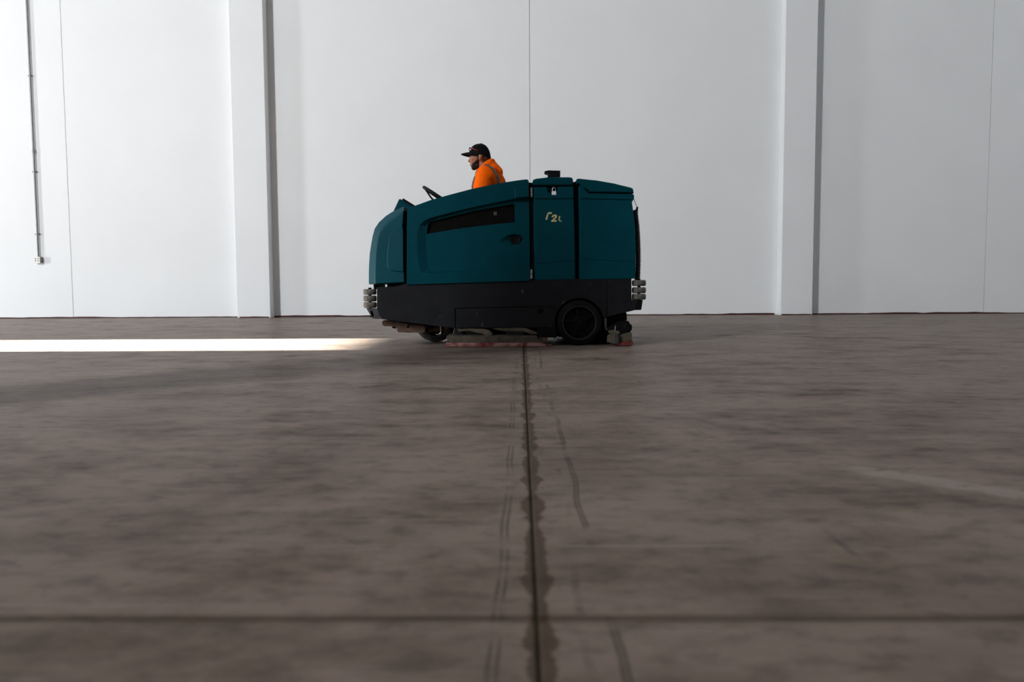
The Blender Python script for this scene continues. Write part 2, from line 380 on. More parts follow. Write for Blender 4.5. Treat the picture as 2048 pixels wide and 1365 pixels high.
def ragged_strip(x0, x1, y, d=0.012):
    n = max(4, int((x1 - x0) / 0.12)); bm = bmesh.new(); prev = None; h = 0.022
    for i in range(n + 1):
        x = x0 + (x1 - x0) * i / n
        if random.random() < 0.25: h = random.choice((0.016, 0.02, 0.024, 0.03))
        hh = h + random.uniform(-0.003, 0.003)
        q = [bm.verts.new(c) for c in ((x, y, 0.0), (x, y - d, 0.0), (x, y - d, hh), (x, y, hh))]
        if prev:
            for k in range(4): bm.faces.new((prev[k], prev[(k + 1) % 4], q[(k + 1) % 4], q[k]))
        else: bm.faces.new(q)
        prev = q
    bm.faces.new(prev[::-1]); return bm
pl0, pl1 = at(475, 636, WB - PD).x, at(541, 636, WB - PD).x
pr0, pr1 = at(1561.5, 628, WB - PD).x, at(1624, 628, WB - PD).x
bms = [ragged_strip(WL, pl0 - 0.01, WB), ragged_strip(pl0 + 0.04, pl1 - 0.03, WB - PD), ragged_strip(pl1, pr0 - 0.04, WB),
       ragged_strip(pr0 + 0.01, pr1 - 0.02, WB - PD), ragged_strip(pr1, WR, WB)]
obj('baseboard_back', join_bm(*bms), M['caulk'], smooth=False, kind='structure', label='thin ragged red-brown sealant strip along the foot of the wall')
# left wall with the narrow sunlit doorway
T = 0.2
obj('wall_left', join_bm(box_bm(WL - T, WL, WF - T, SUND[0], 0, HC), box_bm(WL - T, WL, SUND[1], WB + T, 0, HC),
                         box_bm(WL - T, WL, SUND[0], SUND[1], SUND[2], HC)), M['block'], smooth=False, kind='structure')
obj('door_1', join_bm(box_bm(WL - 0.22, WL + 0.03, SUND[0] - 0.06, SUND[0], 0, SUND[2] + 0.06), box_bm(WL - 0.22, WL + 0.03, SUND[1], SUND[1] + 0.06, 0, SUND[2] + 0.06),
                      box_bm(WL - 0.22, WL + 0.03, SUND[0], SUND[1], SUND[2], SUND[2] + 0.06)), M['doorframe'], smooth=False, kind='structure')
obj('wall_right', box_bm(WR, WR + T, WF - T, WB + T, 0, HC), M['wall'], kind='structure')
obj('wall_front', join_bm(box_bm(WL - T, BIG[0], WF - T, WF, 0, HC), box_bm(BIG[1], WR + T, WF - T, WF, 0, HC),
                          box_bm(BIG[0], BIG[1], WF - T, WF, BIG[3], HC), box_bm(BIG[0], BIG[1], WF - T, WF, 0, BIG[2])), M['block'], smooth=False, kind='structure')
wn = obj('window_1', join_bm(box_bm(BIG[0], BIG[0] + 0.06, WF - 0.15, WF + 0.02, BIG[2], BIG[3]), box_bm(BIG[1] - 0.06, BIG[1], WF - 0.15, WF + 0.02, BIG[2], BIG[3]),
                      box_bm(BIG[0], BIG[1], WF - 0.15, WF + 0.02, BIG[3] - 0.06, BIG[3]), box_bm(BIG[0], BIG[1], WF - 0.15, WF + 0.02, BIG[2], BIG[2] + 0.06)), M['doorframe'], smooth=False, kind='structure')
for k in range(1, 2): obj('mullion', box_bm(BIG[0] + k * 1.25 - 0.03, BIG[0] + k * 1.25 + 0.03, WF - 0.12, WF - 0.02, BIG[2], BIG[3]), M['doorframe'], wn)
obj('ceiling', box_bm(WL - T, WR + T, WF - T, WB + 0.25, HC, HC + 0.2), M['ceiling'], kind='structure')
# unseen concrete post, added left of the frame to cast a shadow across the floor
CX, CY, CW, CH = -3.75, 2.30, 0.25, 3.3
obj('shadow_post', box_bm(CX - CW, CX + CW, CY - CW, CY + CW, 0, CH, bev=0.015), M['concrete'], smooth=False, kind='structure', label='unseen square concrete post added left of the camera for its floor shadow')

# ------------------------------------------------------------------ conduit and outlet on the left
cxp = at(73.5, 400, WB).x; zb = at(75, 516, WB - 0.03).z; zt = HC - 0.05
con = empty('electrical_conduit', (cxp, WB - 0.025, zb), 'thin galvanised conduit running down the white wall at far left', 'conduit')
rad = 0.0165
obj('pipe', tube([(cxp, WB - 0.03, at(73, 520, WB - 0.06).z + 0.052), (cxp, WB - 0.03, zt)], rad, 12), M['zinc'], con)
for py in (469, 344, 152, -40):
    z = at(65, py, WB).z
    obj('strap', join_bm(box_bm(cxp - 0.055, cxp + 0.055, WB - 0.004, WB, z - 0.012, z + 0.012), tube([(cxp, WB - 0.03, z - 0.012), (cxp, WB - 0.03, z + 0.012)], rad + 0.006, 12)), M['zinc'], con)
z = at(65, 304, WB).z
obj('coupling', tube([(cxp, WB - 0.03, z - 0.03), (cxp, WB - 0.03, z + 0.03)], rad + 0.006, 12), M['zinc'], con)
zc = at(73, 520, WB - 0.06).z
ob = empty('outlet_box', (cxp - 0.005, WB - 0.03, zc - 0.05), 'white four-hole wall outlet box at the lower end of the conduit', 'outlet')
obj('box', box_bm(cxp - 0.05, cxp + 0.055, WB - 0.065, WB, zc - 0.05, zc + 0.05, bev=0.005), M['zinc'], ob)
fp = obj('faceplate', box_bm(cxp - 0.056, cxp + 0.05, WB - 0.075, WB - 0.063, zc - 0.055, zc + 0.05, bev=0.005), M['white'], ob, label='white faceplate')
for sx in (-0.024, 0.021):
    for sz in (-0.018, 0.018):
        obj('socket', box_bm(cxp + sx - 0.012, cxp + sx + 0.012, WB - 0.0775, WB - 0.072, zc + sz - 0.008, zc + sz + 0.008, bev=0.002, seg=1), M['dark_slot'], fp)

# ================================================================== floor scrubber
Y0 = 6.69; W = 1.16; Y1 = Y0 + W; YC = Y0 + W / 2
def S(p, Y=Y0): v = at(p[0], p[1], Y); return (v.x, v.z)
def SP(pts, Y=Y0): return [S(p, Y) for p in pts]
K = F / Y0                                   # pixels per metre on the near side
base_pt = at(1000, 600, YC)
scr = empty('floor_scrubber', (base_pt.x, YC, 0), 'teal and charcoal ride-on floor scrubber crossing the concrete floor', 'floor scrubber')
LOW = 0.012                                  # the lower flanks sit back by this much
def mirror_y(bm):
    b2 = bm.copy()
    for v in b2.verts: v.co.y = 2 * YC - v.co.y
    bmesh.ops.reverse_faces(b2, faces=b2.faces); return b2

# --- front cowl, tapering towards the nose
x_c = S((810, 500))[0]; x_n = S((737, 500))[0]
def taper(bm, amt=0.075):
    for v in bm.verts:
        t = (x_c - v.co.x) / (x_c - x_n)
        if t > 0: v.co.y += amt * t * (1 if v.co.y < YC else -1)
    return bm
cowl_o = [(808, 412.7), (805.6, 453.8), (808.4, 547), (809.5, 565.2), (737, 569.3), (737, 545), (737.6, 528), (739, 507), (741.8, 489), (744.4, 474), (748.8, 457.5),
          (757.5, 444.5), (771.5, 431.8), (784.5, 423.5)]
cowl_i = [(808, 421.5), (805.6, 453.8), (808.4, 547), (809.5, 565.2), (750.2, 568.4), (750.2, 545), (750.6, 528), (751.8, 507), (753.8, 490), (756.4, 476), (760.4, 463.5),
          (768, 452.5), (779.5, 442.5), (790, 435)]
co = [S(q, Y0 + LOW + 0.085 + 0.05 * max(0, 810 - q[0]) / 73) for q in cowl_o]; ci = [S(q, Y0 + LOW + 0.05 * max(0, 810 - q[0]) / 73) for q in cowl_i]
cb = layered([(ci, Y0 + LOW), (co, Y0 + LOW + 0.085), (co, Y1 - LOW - 0.085), (ci, Y1 - LOW)])
cowl = obj('front_cowl', taper(apply_mods(cb, bev=0.010, seg=3, ang=25), 0.05), M['teal'], scr, label='teal rounded front cowl')
rp = [(806, 455), (796, 456.5), (785, 461), (778.5, 466.5), (774, 478), (771, 500), (769.8, 518), (769.8, 530), (772, 538.5), (777, 543.5), (785, 546), (806.5, 548)]
rpi = [(806, 459), (797, 460), (787, 464), (781.5, 469), (777.6, 480), (775, 500), (773.8, 518), (773.8, 529), (775.6, 535.5), (779.5, 539.5), (786, 541.5), (806.5, 543.5)]
rb = prism(SP(rpi), Y0 - 0.002, Y0 + LOW + 0.02, pts2=SP(rp)); rb = apply_mods(rb, bev=0.004, seg=2, ang=15)
obj('cowl_bulge', taper(join_bm(rb), 0.05), M['teal'], cowl)
# --- instrument pod behind the cowl
Yd0, Yd1 = YC - 0.24, YC + 0.24
pod = obj('instrument_pod', apply_mods(prism(SP([(786, 428), (787, 421.5), (798.3, 397.3), (803, 399.4), (828, 416), (828, 450), (786, 450)], Yd0), Yd0, Yd1), bev=0.01, seg=3), M['teal'], scr)
obj('control_panel', apply_mods(prism(SP([(805.4, 396), (829, 410.6), (827.5, 414.5), (823, 416), (802.6, 400.6)], Yd0), Yd0 + 0.02, Yd1 - 0.02), bev=0.004), M['black'], pod)
# --- side panels (near and far)
side_o = [(814.6, 421), (815.4, 418), (818, 416.2), (838, 408.8), (861.2, 400.4), (899, 389.8), (938.6, 379.4), (974, 371.6), (1009.5, 365), (1035, 361), (1052, 358.9), (1056, 359.8), (1057.6, 363),
          (1058.5, 399), (1059.3, 480), (1060.3, 561.8), (813.2, 569.8), (813.6, 500), (813.8, 454)]
def side_panel(near):
    bm = prism(SP(side_o), Y0, Y0 + 0.10)
    # lower flank recess (tapered at its front edge), below the waist ledge
    rA = [(833, 470), (838, 450), (849, 440.5), (864, 434.5), (905, 424), (952, 412.8), (1027, 397.5), (1036, 395.5), (1075, 394), (1075, 536), (861, 547.5), (842, 548), (836, 530), (833, 500)]
    rB = [(851, 470), (851, 452), (856, 444.5), (866, 439.5), (905, 428.5), (952, 417.0), (1027, 401.5), (1037, 399), (1075, 397.8), (1075, 533), (861, 544.0), (856, 534), (853, 517), (851, 494)]
    def ext(a, b, y):  # cutter starting in front of the skin
        return prism(SP(a), Y0 - 0.003, y, pts2=SP(b))
    c1 = ext(rA, rB, Y0 + 0.034)
    win = [(855.6, 446.5), (859, 443.2), (905, 431.5), (952, 420.3), (1026, 407.2), (1028.6, 408.2), (1029.7, 444.4), (1000, 447), (952, 452.3), (905, 459), (852.4, 467.8), (853, 456)]
    c2 = prism(SP(win), Y0 - 0.05, Y0 + 0.2)
    leafA = [(996, 483), (1004, 475.5), (1014, 469.8), (1026, 467.2), (1038, 468), (1046, 472), (1050.5, 479), (1047, 485.5), (1039, 490), (1026, 492), (1012, 491.0), (1003, 488.5)]
    leafB = [(1018, 480.5), (1019.5, 477), (1022, 473.5), (1027, 471.3), (1035, 471.3), (1040, 473.8), (1044, 478.5), (1042, 482.5), (1037, 486.0), (1030, 487.2), (1024, 486.2), (1020, 484)]
    c3 = prism(SP(leafA), Y0 + 0.030, Y0 + 0.062, pts2=SP(leafB))
    # raised lock post at the rear upper corner
    bm = apply_mods(bm, [c1, c2, c3], bev=0.0045, seg=2, ang=24)
    return bm
near = side_panel(True); far = mirror_y(near.copy())
sp = obj('side_panel', near, M['teal'], scr, sharp=28, label='teal driver side panel with a slanted window')
sp2 = obj('side_panel', far, M['teal'], scr, sharp=28)
ledge = prism(SP([(1029.5, 377), (1057, 371), (1057.8, 394), (1034, 396.8), (1030, 398.5)]), Y0 - 0.022, Y0 + 0.02)
obj('corner_boss', apply_mods(ledge, bev=0.007, seg=3), M['teal'], sp)
winp = [(850, 437), (1034, 400), (1034, 450), (850, 474)]
obj('window', prism(SP(winp), Y0 + 0.062, Y0 + 0.068), M['glass'], sp, label='dark smoky window strip')
obj('window', prism(SP(winp), Y1 - 0.056, Y1 - 0.050), M['glass'], sp2)
hc = at(1031, 479, Y0 + 0.048)
obj('dark_latch_disc', lathe([(0, 0.004), (0.022, 0.004), (0.026, 0.0), (0.036, -0.002), (0.044, -0.003), (0.046, 0.0), (0.046, 0.02), (0, 0.02)], (hc.x, Y0 + 0.052, hc.z), 'Y', 28), M['black'], sp)  # black disc painting the dark hole in the handle recess
sticker = at(990, 426, Y0)
obj('sticker', box_bm(sticker.x - 0.013, sticker.x + 0.013, Y0 + 0.0605, Y0 + 0.0625, sticker.z - 0.015, sticker.z + 0.015, bev=0.0008, seg=1), mat('grey_sticker', (0.06, 0.06, 0.06), 0.5), sp)

# --- middle cover: body and lid
def hull(pts_low, y_in=LOW, bev=0.02, seg=3):
    return prism(SP(pts_low), Y0 + y_in, Y1 - y_in, bev=bev, seg=seg)
mid_body = [(1066, 374), (1146.8, 373), (1147.2, 397), (1149, 470), (1150.6, 559), (1069, 560.3), (1068.4, 501), (1067, 430)]
def lead_edge(pts, xmax, d=3.2):
    ins = [(q[0] + d, q[1]) if q[0] < xmax else q for q in pts]; o_, i_ = SP(pts), SP(ins)
    return layered([(i_, Y0 + LOW), (o_, Y0 + LOW + 0.022), (o_, Y1 - LOW - 0.022), (i_, Y1 - LOW)])
mb = apply_mods(lead_edge(mid_body, 1072),
     [prism(SP([(1090, 372), (1122, 372), (1120, 388), (1093, 389)]), Y0 - 0.05, Y0 + 0.045, pts2=SP([(1095, 372), (1114, 372), (1113, 384), (1097, 384)])),
      prism(SP([(1060, 397), (1160, 396.2), (1160, 399.6), (1060, 400.4)]), Y0 - 0.05, Y0 + LOW + 0.012),
      prism(SP([(1060, 528.5), (1160, 520.2), (1160, 521.6), (1060, 530.0)]), Y0 - 0.05, Y0 + LOW + 0.005)], bev=0.006, seg=3)
midb = obj('middle_cover', mb, M['teal'], scr, label='teal middle body cover with cream lettering')
lid = prism(SP([(1064.6, 371.2), (1065.2, 362.5), (1067, 359), (1073, 357), (1098, 354.5), (1140, 354.2), (1144.4, 355.4), (1146, 359), (1147, 370.8)]), Y0 - 0.004, Y1 + 0.004, bev=0.018, seg=3)
midl = obj('cover_lid', apply_mods(lid, bev=0.004, seg=2), M['teal'], midb)
# beacon-mount block on top
Ym = Y0 + 0.30
obj('top_bracket', apply_mods(join_bm(prism(SP([(1096, 367.5), (1096.4, 346), (1091, 344.2), (1089, 342.6), (1097, 340.8), (1120.6, 341.4), (1120.6, 367.5)], Ym), Ym, Ym + 0.16)), bev=0.003), M['black'], scr)
# hasp
hs = at(1107.5, 377, Y0 + 0.02)
obj('hasp', join_bm(box_bm(hs.x - 0.022, hs.x + 0.020, Y0 + 0.026, Y0 + 0.048, hs.z - 0.030, hs.z + 0.024, bev=0.004), box_bm(hs.x - 0.008, hs.x + 0.008, Y0 + 0.006, Y0 + 0.03, hs.z - 0.006, hs.z + 0.002, bev=0.002)), M['black'], midb)
# lettering, worn
def z4(x, y): return (1040 + x / 7.585, 330 + y / 7.585)
gl = [[(425, 718), (487, 718), (480, 745), (434, 748), (414, 832), (384, 832), (405, 758), (412, 748)],
      [(476, 796), (484, 774), (502, 758), (526, 753), (550, 757), (563, 773), (559, 795), (542, 815), (518, 837), (558, 837), (552, 865), (470, 865), (475, 843), (503, 819), (526, 798), (533, 785), (525, 777), (514, 782), (506, 796)],
      [(597, 775), (611, 772), (609, 796), (601, 815), (604, 836), (617, 850), (637, 850), (630, 861), (606, 860), (589, 846), (582, 822), (586, 795)]]
for k, gp in enumerate(gl):
    obj('letter', prism(SP([z4(*p) for p in gp], Y0 + LOW), Y0 + LOW - 0.0015, Y0 + LOW + 0.0008), M['cream'], midb, smooth=False)
# --- rear tank: body and lid
tank_o = [(1157.2, 371), (1165, 371.5), (1176.5, 386.5), (1265.5, 388.2), (1268.6, 390), (1268.6, 397.5), (1264.2, 404.5), (1266, 415), (1269, 437), (1271, 460), (1272, 496), (1271.5, 545), (1270.5, 557.5),
          (1158.5, 559.3), (1158.8, 501), (1158, 430)]
tb = apply_mods(lead_edge(tank_o, 1160, 4.0),
     [prism(SP([(1150, 396.5), (1262, 399.0), (1262, 402.0), (1150, 399.8)]), Y0 - 0.05, Y0 + LOW + 0.010),
      prism(SP([(1150, 520), (1175, 519), (1280, 524.6), (1280, 526), (1175, 520.6), (1150, 521.6)]), Y0 - 0.05, Y0 + LOW + 0.005)], bev=0.006, seg=3)
tank = obj('rear_tank', tb, M['teal'], scr, label='teal rear tank')
tl = prism(SP([(1152.6, 368.5), (1152.2, 361), (1154, 357.8), (1158, 356.9), (1191.6, 361), (1231, 367.9), (1262, 375), (1266.6, 377.5), (1268, 386.2), (1177, 384.5), (1165.5, 369.4)]), Y0 - 0.004, Y1 + 0.004, bev=0.018, seg=3)
obj('tank_lid', apply_mods(tl, bev=0.004, seg=2), M['teal'], tank)
# --- black bulkheads seen in the gaps
for pts in ([(803, 418), (818, 422), (820, 571), (803, 571)], [(1054, 363), (1069, 364), (1072, 561), (1054, 562)], [(1143, 363), (1156, 361), (1162, 560), (1146, 560)]):
    obj('bulkhead', prism(SP(pts), Y0 + 0.055, Y1 - 0.055, bev=0.01), M['black'], scr)
# hinges
for py0, py1 in ((375, 394), (539, 558)):
    a = at(1062.2, py0, Y0); b = at(1062.4, py1, Y0); mid_ = (a + b) / 2
    h = obj('hinge', tube([(a.x, Y0 + 0.016, a.z), (a.x, Y0 + 0.016, mid_.z + 0.0015)], 0.012, 14), M['steel'], sp, label='bright steel door hinge')
    obj('knuckle', tube([(a.x, Y0 + 0.016, mid_.z - 0.0015), (a.x, Y0 + 0.016, b.z)], 0.012, 14), M['steel'], h)
# --- chassis with wheel arch
ch_o = [(753.2, 575), (790, 573.5), (813, 567.5), (1214, 556.0), (1214, 634.5), (1205, 635.5), (1111.5, 655), (909, 656.4), (882, 653.8), (844.5, 649), (779, 641), (762.3, 638.4), (759.6, 637.4), (753, 617)]
wc = at(1159, 646, Y0); WRr = 46 / K
arch = prism([(wc.x + math.cos(t) * 0.208, wc.z + math.sin(t) * 0.208) for t in [i * math.pi / 24 for i in range(48)]], Y0 - 0.1, Y0 + 0.30)
skirt_cut = prism(SP([(909.5, 616.8), (1098, 612.8), (1101, 613.2), (1113.5, 621.5), (1113.5, 670), (909.5, 670)]), Y0 - 0.1, Y0 + 0.03)
chb = apply_mods(prism(SP(ch_o), Y0 + LOW + 0.006, Y1 - LOW - 0.006), [arch, skirt_cut], bev=0.004, seg=2)
chs = obj('chassis', chb, M['skirt'], scr, sharp=28, label='charcoal steel lower chassis')
far_arch = None
sk = [(911.6, 618.2), (1098, 614.2), (1100.5, 614.7), (1113, 623), (1113, 655.4), (911.6, 656.6)]
hole = prism(SP([(1076, 618.2), (1087, 618), (1087, 628), (1076, 628.2)]), Y0 - 0.1, Y0 + 0.2)
skb = apply_mods(prism(SP(sk), Y0 + LOW - 0.001, Y0 + LOW + 0.018), [hole, prism([(wc.x + math.cos(t) * 0.208, wc.z + math.sin(t) * 0.208) for t in [i * math.pi / 24 for i in range(48)]], Y0 - 0.1, Y0 + 0.3)], bev=0.002, seg=2)
obj('side_skirt', skb, M['skirt'], scr, label='hinged charcoal side skirt with a square hole')
q = at(1081.5, 623, Y0 + 0.02)
obj('hole_dark_plate', box_bm(q.x - 0.03, q.x + 0.03, Y0 + LOW + 0.016, Y0 + LOW + 0.0175, q.z - 0.027, q.z + 0.027), M['black'], chs)  # black plate added behind the square hole, its shade put into the colour
rs = [(1215, 556.0), (1263.5, 554.8), (1263.8, 601), (1276, 601), (1270, 621), (1215, 634.2)]
obj('rear_skirt', apply_mods(prism(SP(rs), Y0 + LOW + 0.006, Y1 - LOW - 0.006), bev=0.003), M['char'], chs)
obj('rear_bumper', apply_mods(prism(SP([(1273, 600.5), (1286.6, 600.5), (1283.5, 620.5), (1268.5, 621)]), Y0 + 0.022, Y1 - 0.022), bev=0.004), M['black'], scr)
for p in ((1178, 580.4), (1201, 580.4), (1200, 603), (1250.5, 580.4), (1250.5, 604)):
    q = at(p[0], p[1], Y0 + LOW)
    obj('bolt', lathe([(0, -0.004), (0.005, -0.004), (0.0065, -0.001), (0.0065, 0.004)], (q.x, Y0 + LOW + 0.005, q.z), 'Y', 10), M['black'], chs)
q = at(1172, 580.6, Y0 + LOW)
obj('bolt', lathe([(0, -0.004), (0.004, -0.004), (0.0055, -0.001), (0.0055, 0.004)], (q.x, Y0 + LOW + 0.005, q.z), 'Y', 10), M['grey_metal'], chs)
# posts in the slot between cowl and chassis
for px_, wd in ((747, 3), (756, 3), (774, 6), (784, 3), (796, 12)):
    a = at(px_, 566, Y0 + 0.2); b = at(px_ + wd, 579, Y0 + 0.2)
    obj('cowl_mount', box_bm(a.x, b.x, Y0 + 0.2, Y0 + 0.5, b.z, a.z), M['black'], chs)
# --- bumper rollers (vertical axis discs), near and far corners, front and rear
def roller_stack(pxc, halfpx, rows, ypos):
    yc = Y0 + 0.065                                # sizes are measured on the near corner
    c = at(pxc, 590, yc); rr = halfpx / (F / yc)
    zt_, zb_ = at(pxc, rows[0][0] - 2, yc).z, at(pxc, rows[-1][1] + 2, yc).z
    obj('roller_pin', tube([(c.x, ypos, zt_ + 0.004), (c.x, ypos, zb_ - 0.004)], 0.014, 10), M['black'], scr)
    for a, b in rows:
        za, zb2 = at(pxc, a, yc).z, at(pxc, b, yc).z; h = za - zb2
        obj('bumper_roller', lathe([(0.012, 0), (rr - 0.008, 0), (rr - 0.002, h * 0.12), (rr, h * 0.3), (rr, h * 0.7), (rr - 0.002, h * 0.88), (rr - 0.008, h), (0.012, h), (0.012, 0)], (c.x, ypos, zb2), 'Z', 26), M['roller'], scr, sharp=50)
fr = [(578.5, 589.8), (591.6, 603.4), (604.8, 616.2)]; rrw = [(560.5, 572.4), (574.9, 586.8), (588.1, 599.8)]
roller_stack(740, 13.2, fr, Y0 + 0.065); roller_stack(740, 13.2, fr, Y1 - 0.065)
roller_stack(1277.7, 14, rrw, Y0 + 0.065); roller_stack(1277.7, 14, rrw, Y1 - 0.065)
for yy in (Y0 + 0.03, Y1 - 0.11):
    tow = prism(SP([(731, 617.5), (753, 617.5), (763, 637.8), (756, 638.6), (744.5, 638), (740, 632)]), yy, yy + 0.08)
    th = prism(SP([(739.2, 623), (741.4, 621.6), (743.5, 624), (746.8, 632), (746, 634.2), (743.5, 634.2), (741.2, 631)]), yy - 0.1, yy + 0.03)
    obj('tow_bracket', apply_mods(tow, [th], bev=0.003), M['grey_metal'], scr, label='grey tow bracket with an oval hole')
    obj('hole_dark_sheet', prism(SP([(738, 621), (748, 621), (748, 636), (738, 636)]), yy + 0.028, yy + 0.031), M['black'], scr)  # black sheet across the hole's bottom paints the shade inside it
# --- wheels
def wheel(cx, y, cz, r, wd, outer=True, tread=M['rubber']):
    t = obj('tyre', lathe([(r * .70, 0), (r * .74, -0.006), (r * .80, -0.004), (r * .93, 0), (r * .985, wd * .10), (r, wd * .22), (r, wd * .78), (r * .985, wd * .9), (r * .93, wd), (r * .70, wd), (r * .70, 0)], (cx, y, cz), 'Y', 56), tread, scr, sharp=50)
    rim = obj('rim', lathe([(r * .715, wd * .3), (r * .73, 0.002), (r * .715, -0.004), (r * .69, -0.002), (r * .67, wd * .16), (r * .60, wd * .30), (r * .36, wd * .30), (r * .33, wd * .16), (r * .16, wd * .12), (r * .14, wd * .04), (0, wd * .03)], (cx, y, cz), 'Y', 56), M['black'] if outer else M['grey_metal'], t, sharp=40)
    obj('rim_edge', lathe([(r * .715, -0.006), (r * .735, -0.006), (r * .735, 0.004), (r * .715, 0.004), (r * .715, -0.006)], (cx, y, cz), 'Y', 56), M['grey_metal'], t)
    for k in range(5):
        a = R(100 + 72 * k); d = Vector((math.cos(a), 0, math.sin(a))); n = Vector((-d.z, 0, d.x))
        p0, p1 = d * r * .14, d * r * .69; b = bmesh.new(); vs_ = []
        for yy in (y + wd * .08, y + wd * .3):
            for pp, hw in ((p0, r * .05), (p1, r * .04)):
                for s in (-1, 1): vs_.append((cx + pp.x + n.x * hw * s, yy, cz + pp.z + n.z * hw * s))
        b = bm_of(vs_, [(0, 1, 3, 2), (4, 6, 7, 5), (0, 2, 6, 4), (1, 5, 7, 3), (0, 4, 5, 1), (2, 3, 7, 6)])
        obj('spoke', b, M['black'] if outer else M['grey_metal'], t)
        q = d * r * .24
        obj('wheel_nut', lathe([(0, -0.004), (0.007, -0.004), (0.009, 0.004), (0.009, 0.02)], (cx + q.x, y + wd * .12, cz + q.z), 'Y', 8), M['grey_metal'], t)
wr = wc.z
wheel(wc.x, Y0 + 0.022, wr, wr - 0.001, 0.14)
bm_w = None
wheel(wc.x, Y1 - 0.022 - 0.14, wr, wr - 0.001, 0.14)
obj('axle', tube([(wc.x, Y0 + 0.1, wr), (wc.x, Y1 - 0.1, wr)], 0.03, 12), M['black'], scr)
fwc = at(870, 641, YC - 0.06); fr_ = fwc.z - 0.001
wheel(fwc.x, YC - 0.06, fwc.z, fr_, 0.12, outer=False, tread=mat('floor_lit_tyre', (0.085, 0.085, 0.09), 0.6, var=0.3, vscale=25))  # tyre colour made paler to stand for light coming off the floor
# --- front steering fork guard, rusty, with the bent tube
Yf = Y0 + 0.16
fg = [(764, 644), (767, 641.4), (778, 641.6), (800, 646), (815, 648.5), (850, 652), (850, 664.5), (838, 666.2), (797, 665.3), (793.5, 661), (794.5, 657), (790, 654.5), (780, 652.8), (769, 653.2), (764.6, 650)]
obj('front_guard', apply_mods(prism(SP(fg, Yf), Yf, Yf + 0.5), [prism(SP([(815, 650), (821, 649), (818, 657), (813, 657)], Yf), Yf - 0.05, Yf + 0.02)], bev=0.008, seg=3), M['rust'], scr, label='rusty front guard plate')
obj('guard_bolt', prism(SP([(782, 652), (792, 654), (790, 658.5), (784, 657)], Yf), Yf + 0.02, Yf + 0.06, bev=0.003), M['black'], scr)
obj('fork_plate', apply_mods(prism(SP([(845, 648), (900, 655), (898, 662), (880, 664), (850, 664)], YC - 0.1), YC - 0.1, YC - 0.075), bev=0.003), M['rust'], scr)
Yh = Y0 + 0.22
hose = smooth_curve([(at(846, 646, Yh)), (at(850, 656, Yh)), (at(858, 668, Yh)), (at(868, 674, Yh)), (at(880, 673, Yh)), (at(884.5, 665, Yh)), (at(885, 652, Yh))], 8)
obj('loop_hose', tube(hose, 0.010, 10), M['black'], scr)
rod = smooth_curve([at(881, 652, Yh - 0.05), at(881.6, 664, Yh - 0.05), at(879, 668.4, Yh - 0.05), at(872, 669.5, Yh - 0.05)], 6)
obj('bent_rod', tube(rod, 0.0045, 8), M['steel'], scr)
obj('cable', tube(smooth_curve([at(886, 683, Yh), at(897, 678, Yh), at(906, 669, Yh), at(909, 656, Yh)], 6), 0.004, 8), M['steel'], scr)
obj('cable', tube(smooth_curve([at(884, 678, Yh + .05), at(896, 671, Yh + .05), at(904, 660, Yh + .05)], 6), 0.005, 8), M['black'], scr)
# --- underbody and scrub head
ub = SP([(905, 640), (1210, 630), (1200, 672), (1090, 676), (915, 668)], Y0 + 0.28)
obj('underbody', prism(ub, Y0 + 0.28, Y1 - 0.28, bev=0.01), M['black'], scr)
Ys = Y0 - 0.10
head = obj('scrub_head', apply_mods(prism(SP([(893, 672.2), (1074.5, 673), (1075, 679), (1080, 680), (1083, 686.2), (894.5, 686.2), (893.5, 680)], Ys), Ys, Y1 + 0.06), bev=0.004), M['tan'], scr, label='dirt-caked scrub head deck')
bl = bmesh.new(); prev = None
for i in range(47):
    px_ = 892.5 + (1103 - 892.5) * i / 46
    tp = 685.8 + (1.5 if i > 42 else 0) + max(0, i - 40) * 0.4
    bt = at(px_, 693, Ys); a = at(px_, tp, Ys); o_ = 0.006 + 0.004 * math.sin(i * .9) + random.uniform(0, .004)
    yy = Ys - o_ + max(0, i - 40) ** 2 * 0.0012
    q = [bl.verts.new(c) for c in ((a.x, yy + 0.002, a.z), (a.x, yy - 0.008, (a.z) * .45), (a.x, yy - 0.012, 0.004 + random.uniform(0, .003)), (a.x, yy + 0.02, 0.004), (a.x, yy + 0.02, a.z))]
    if prev:
        for k in range(5): bl.faces.new((prev[k], prev[(k + 1) % 5], q[(k + 1) % 5], q[k]))
    else: bl.faces.new(q)
    prev = q
bl.faces.new(prev[::-1])
obj('squeegee_blade', bl, M['pink'], head, label='red side squeegee blade caked pink')
obj('end_skirt', apply_mods(prism(SP([(893, 685.8), (1078, 685.8), (1078, 692.2), (893, 692.4)], Ys + 0.03), Ys + 0.03, Y1 + 0.05), bev=0.003), M['red'], head)
for k in range(14):
    q = at(897 + k * 13.2, 683.6, Ys)
    obj('rivet', lathe([(0, -0.003), (0.003, -0.003), (0.004, 0.002)], (q.x, Ys, q.z), 'Y', 8), M['black'], head)
Yk = Y0 - 0.02
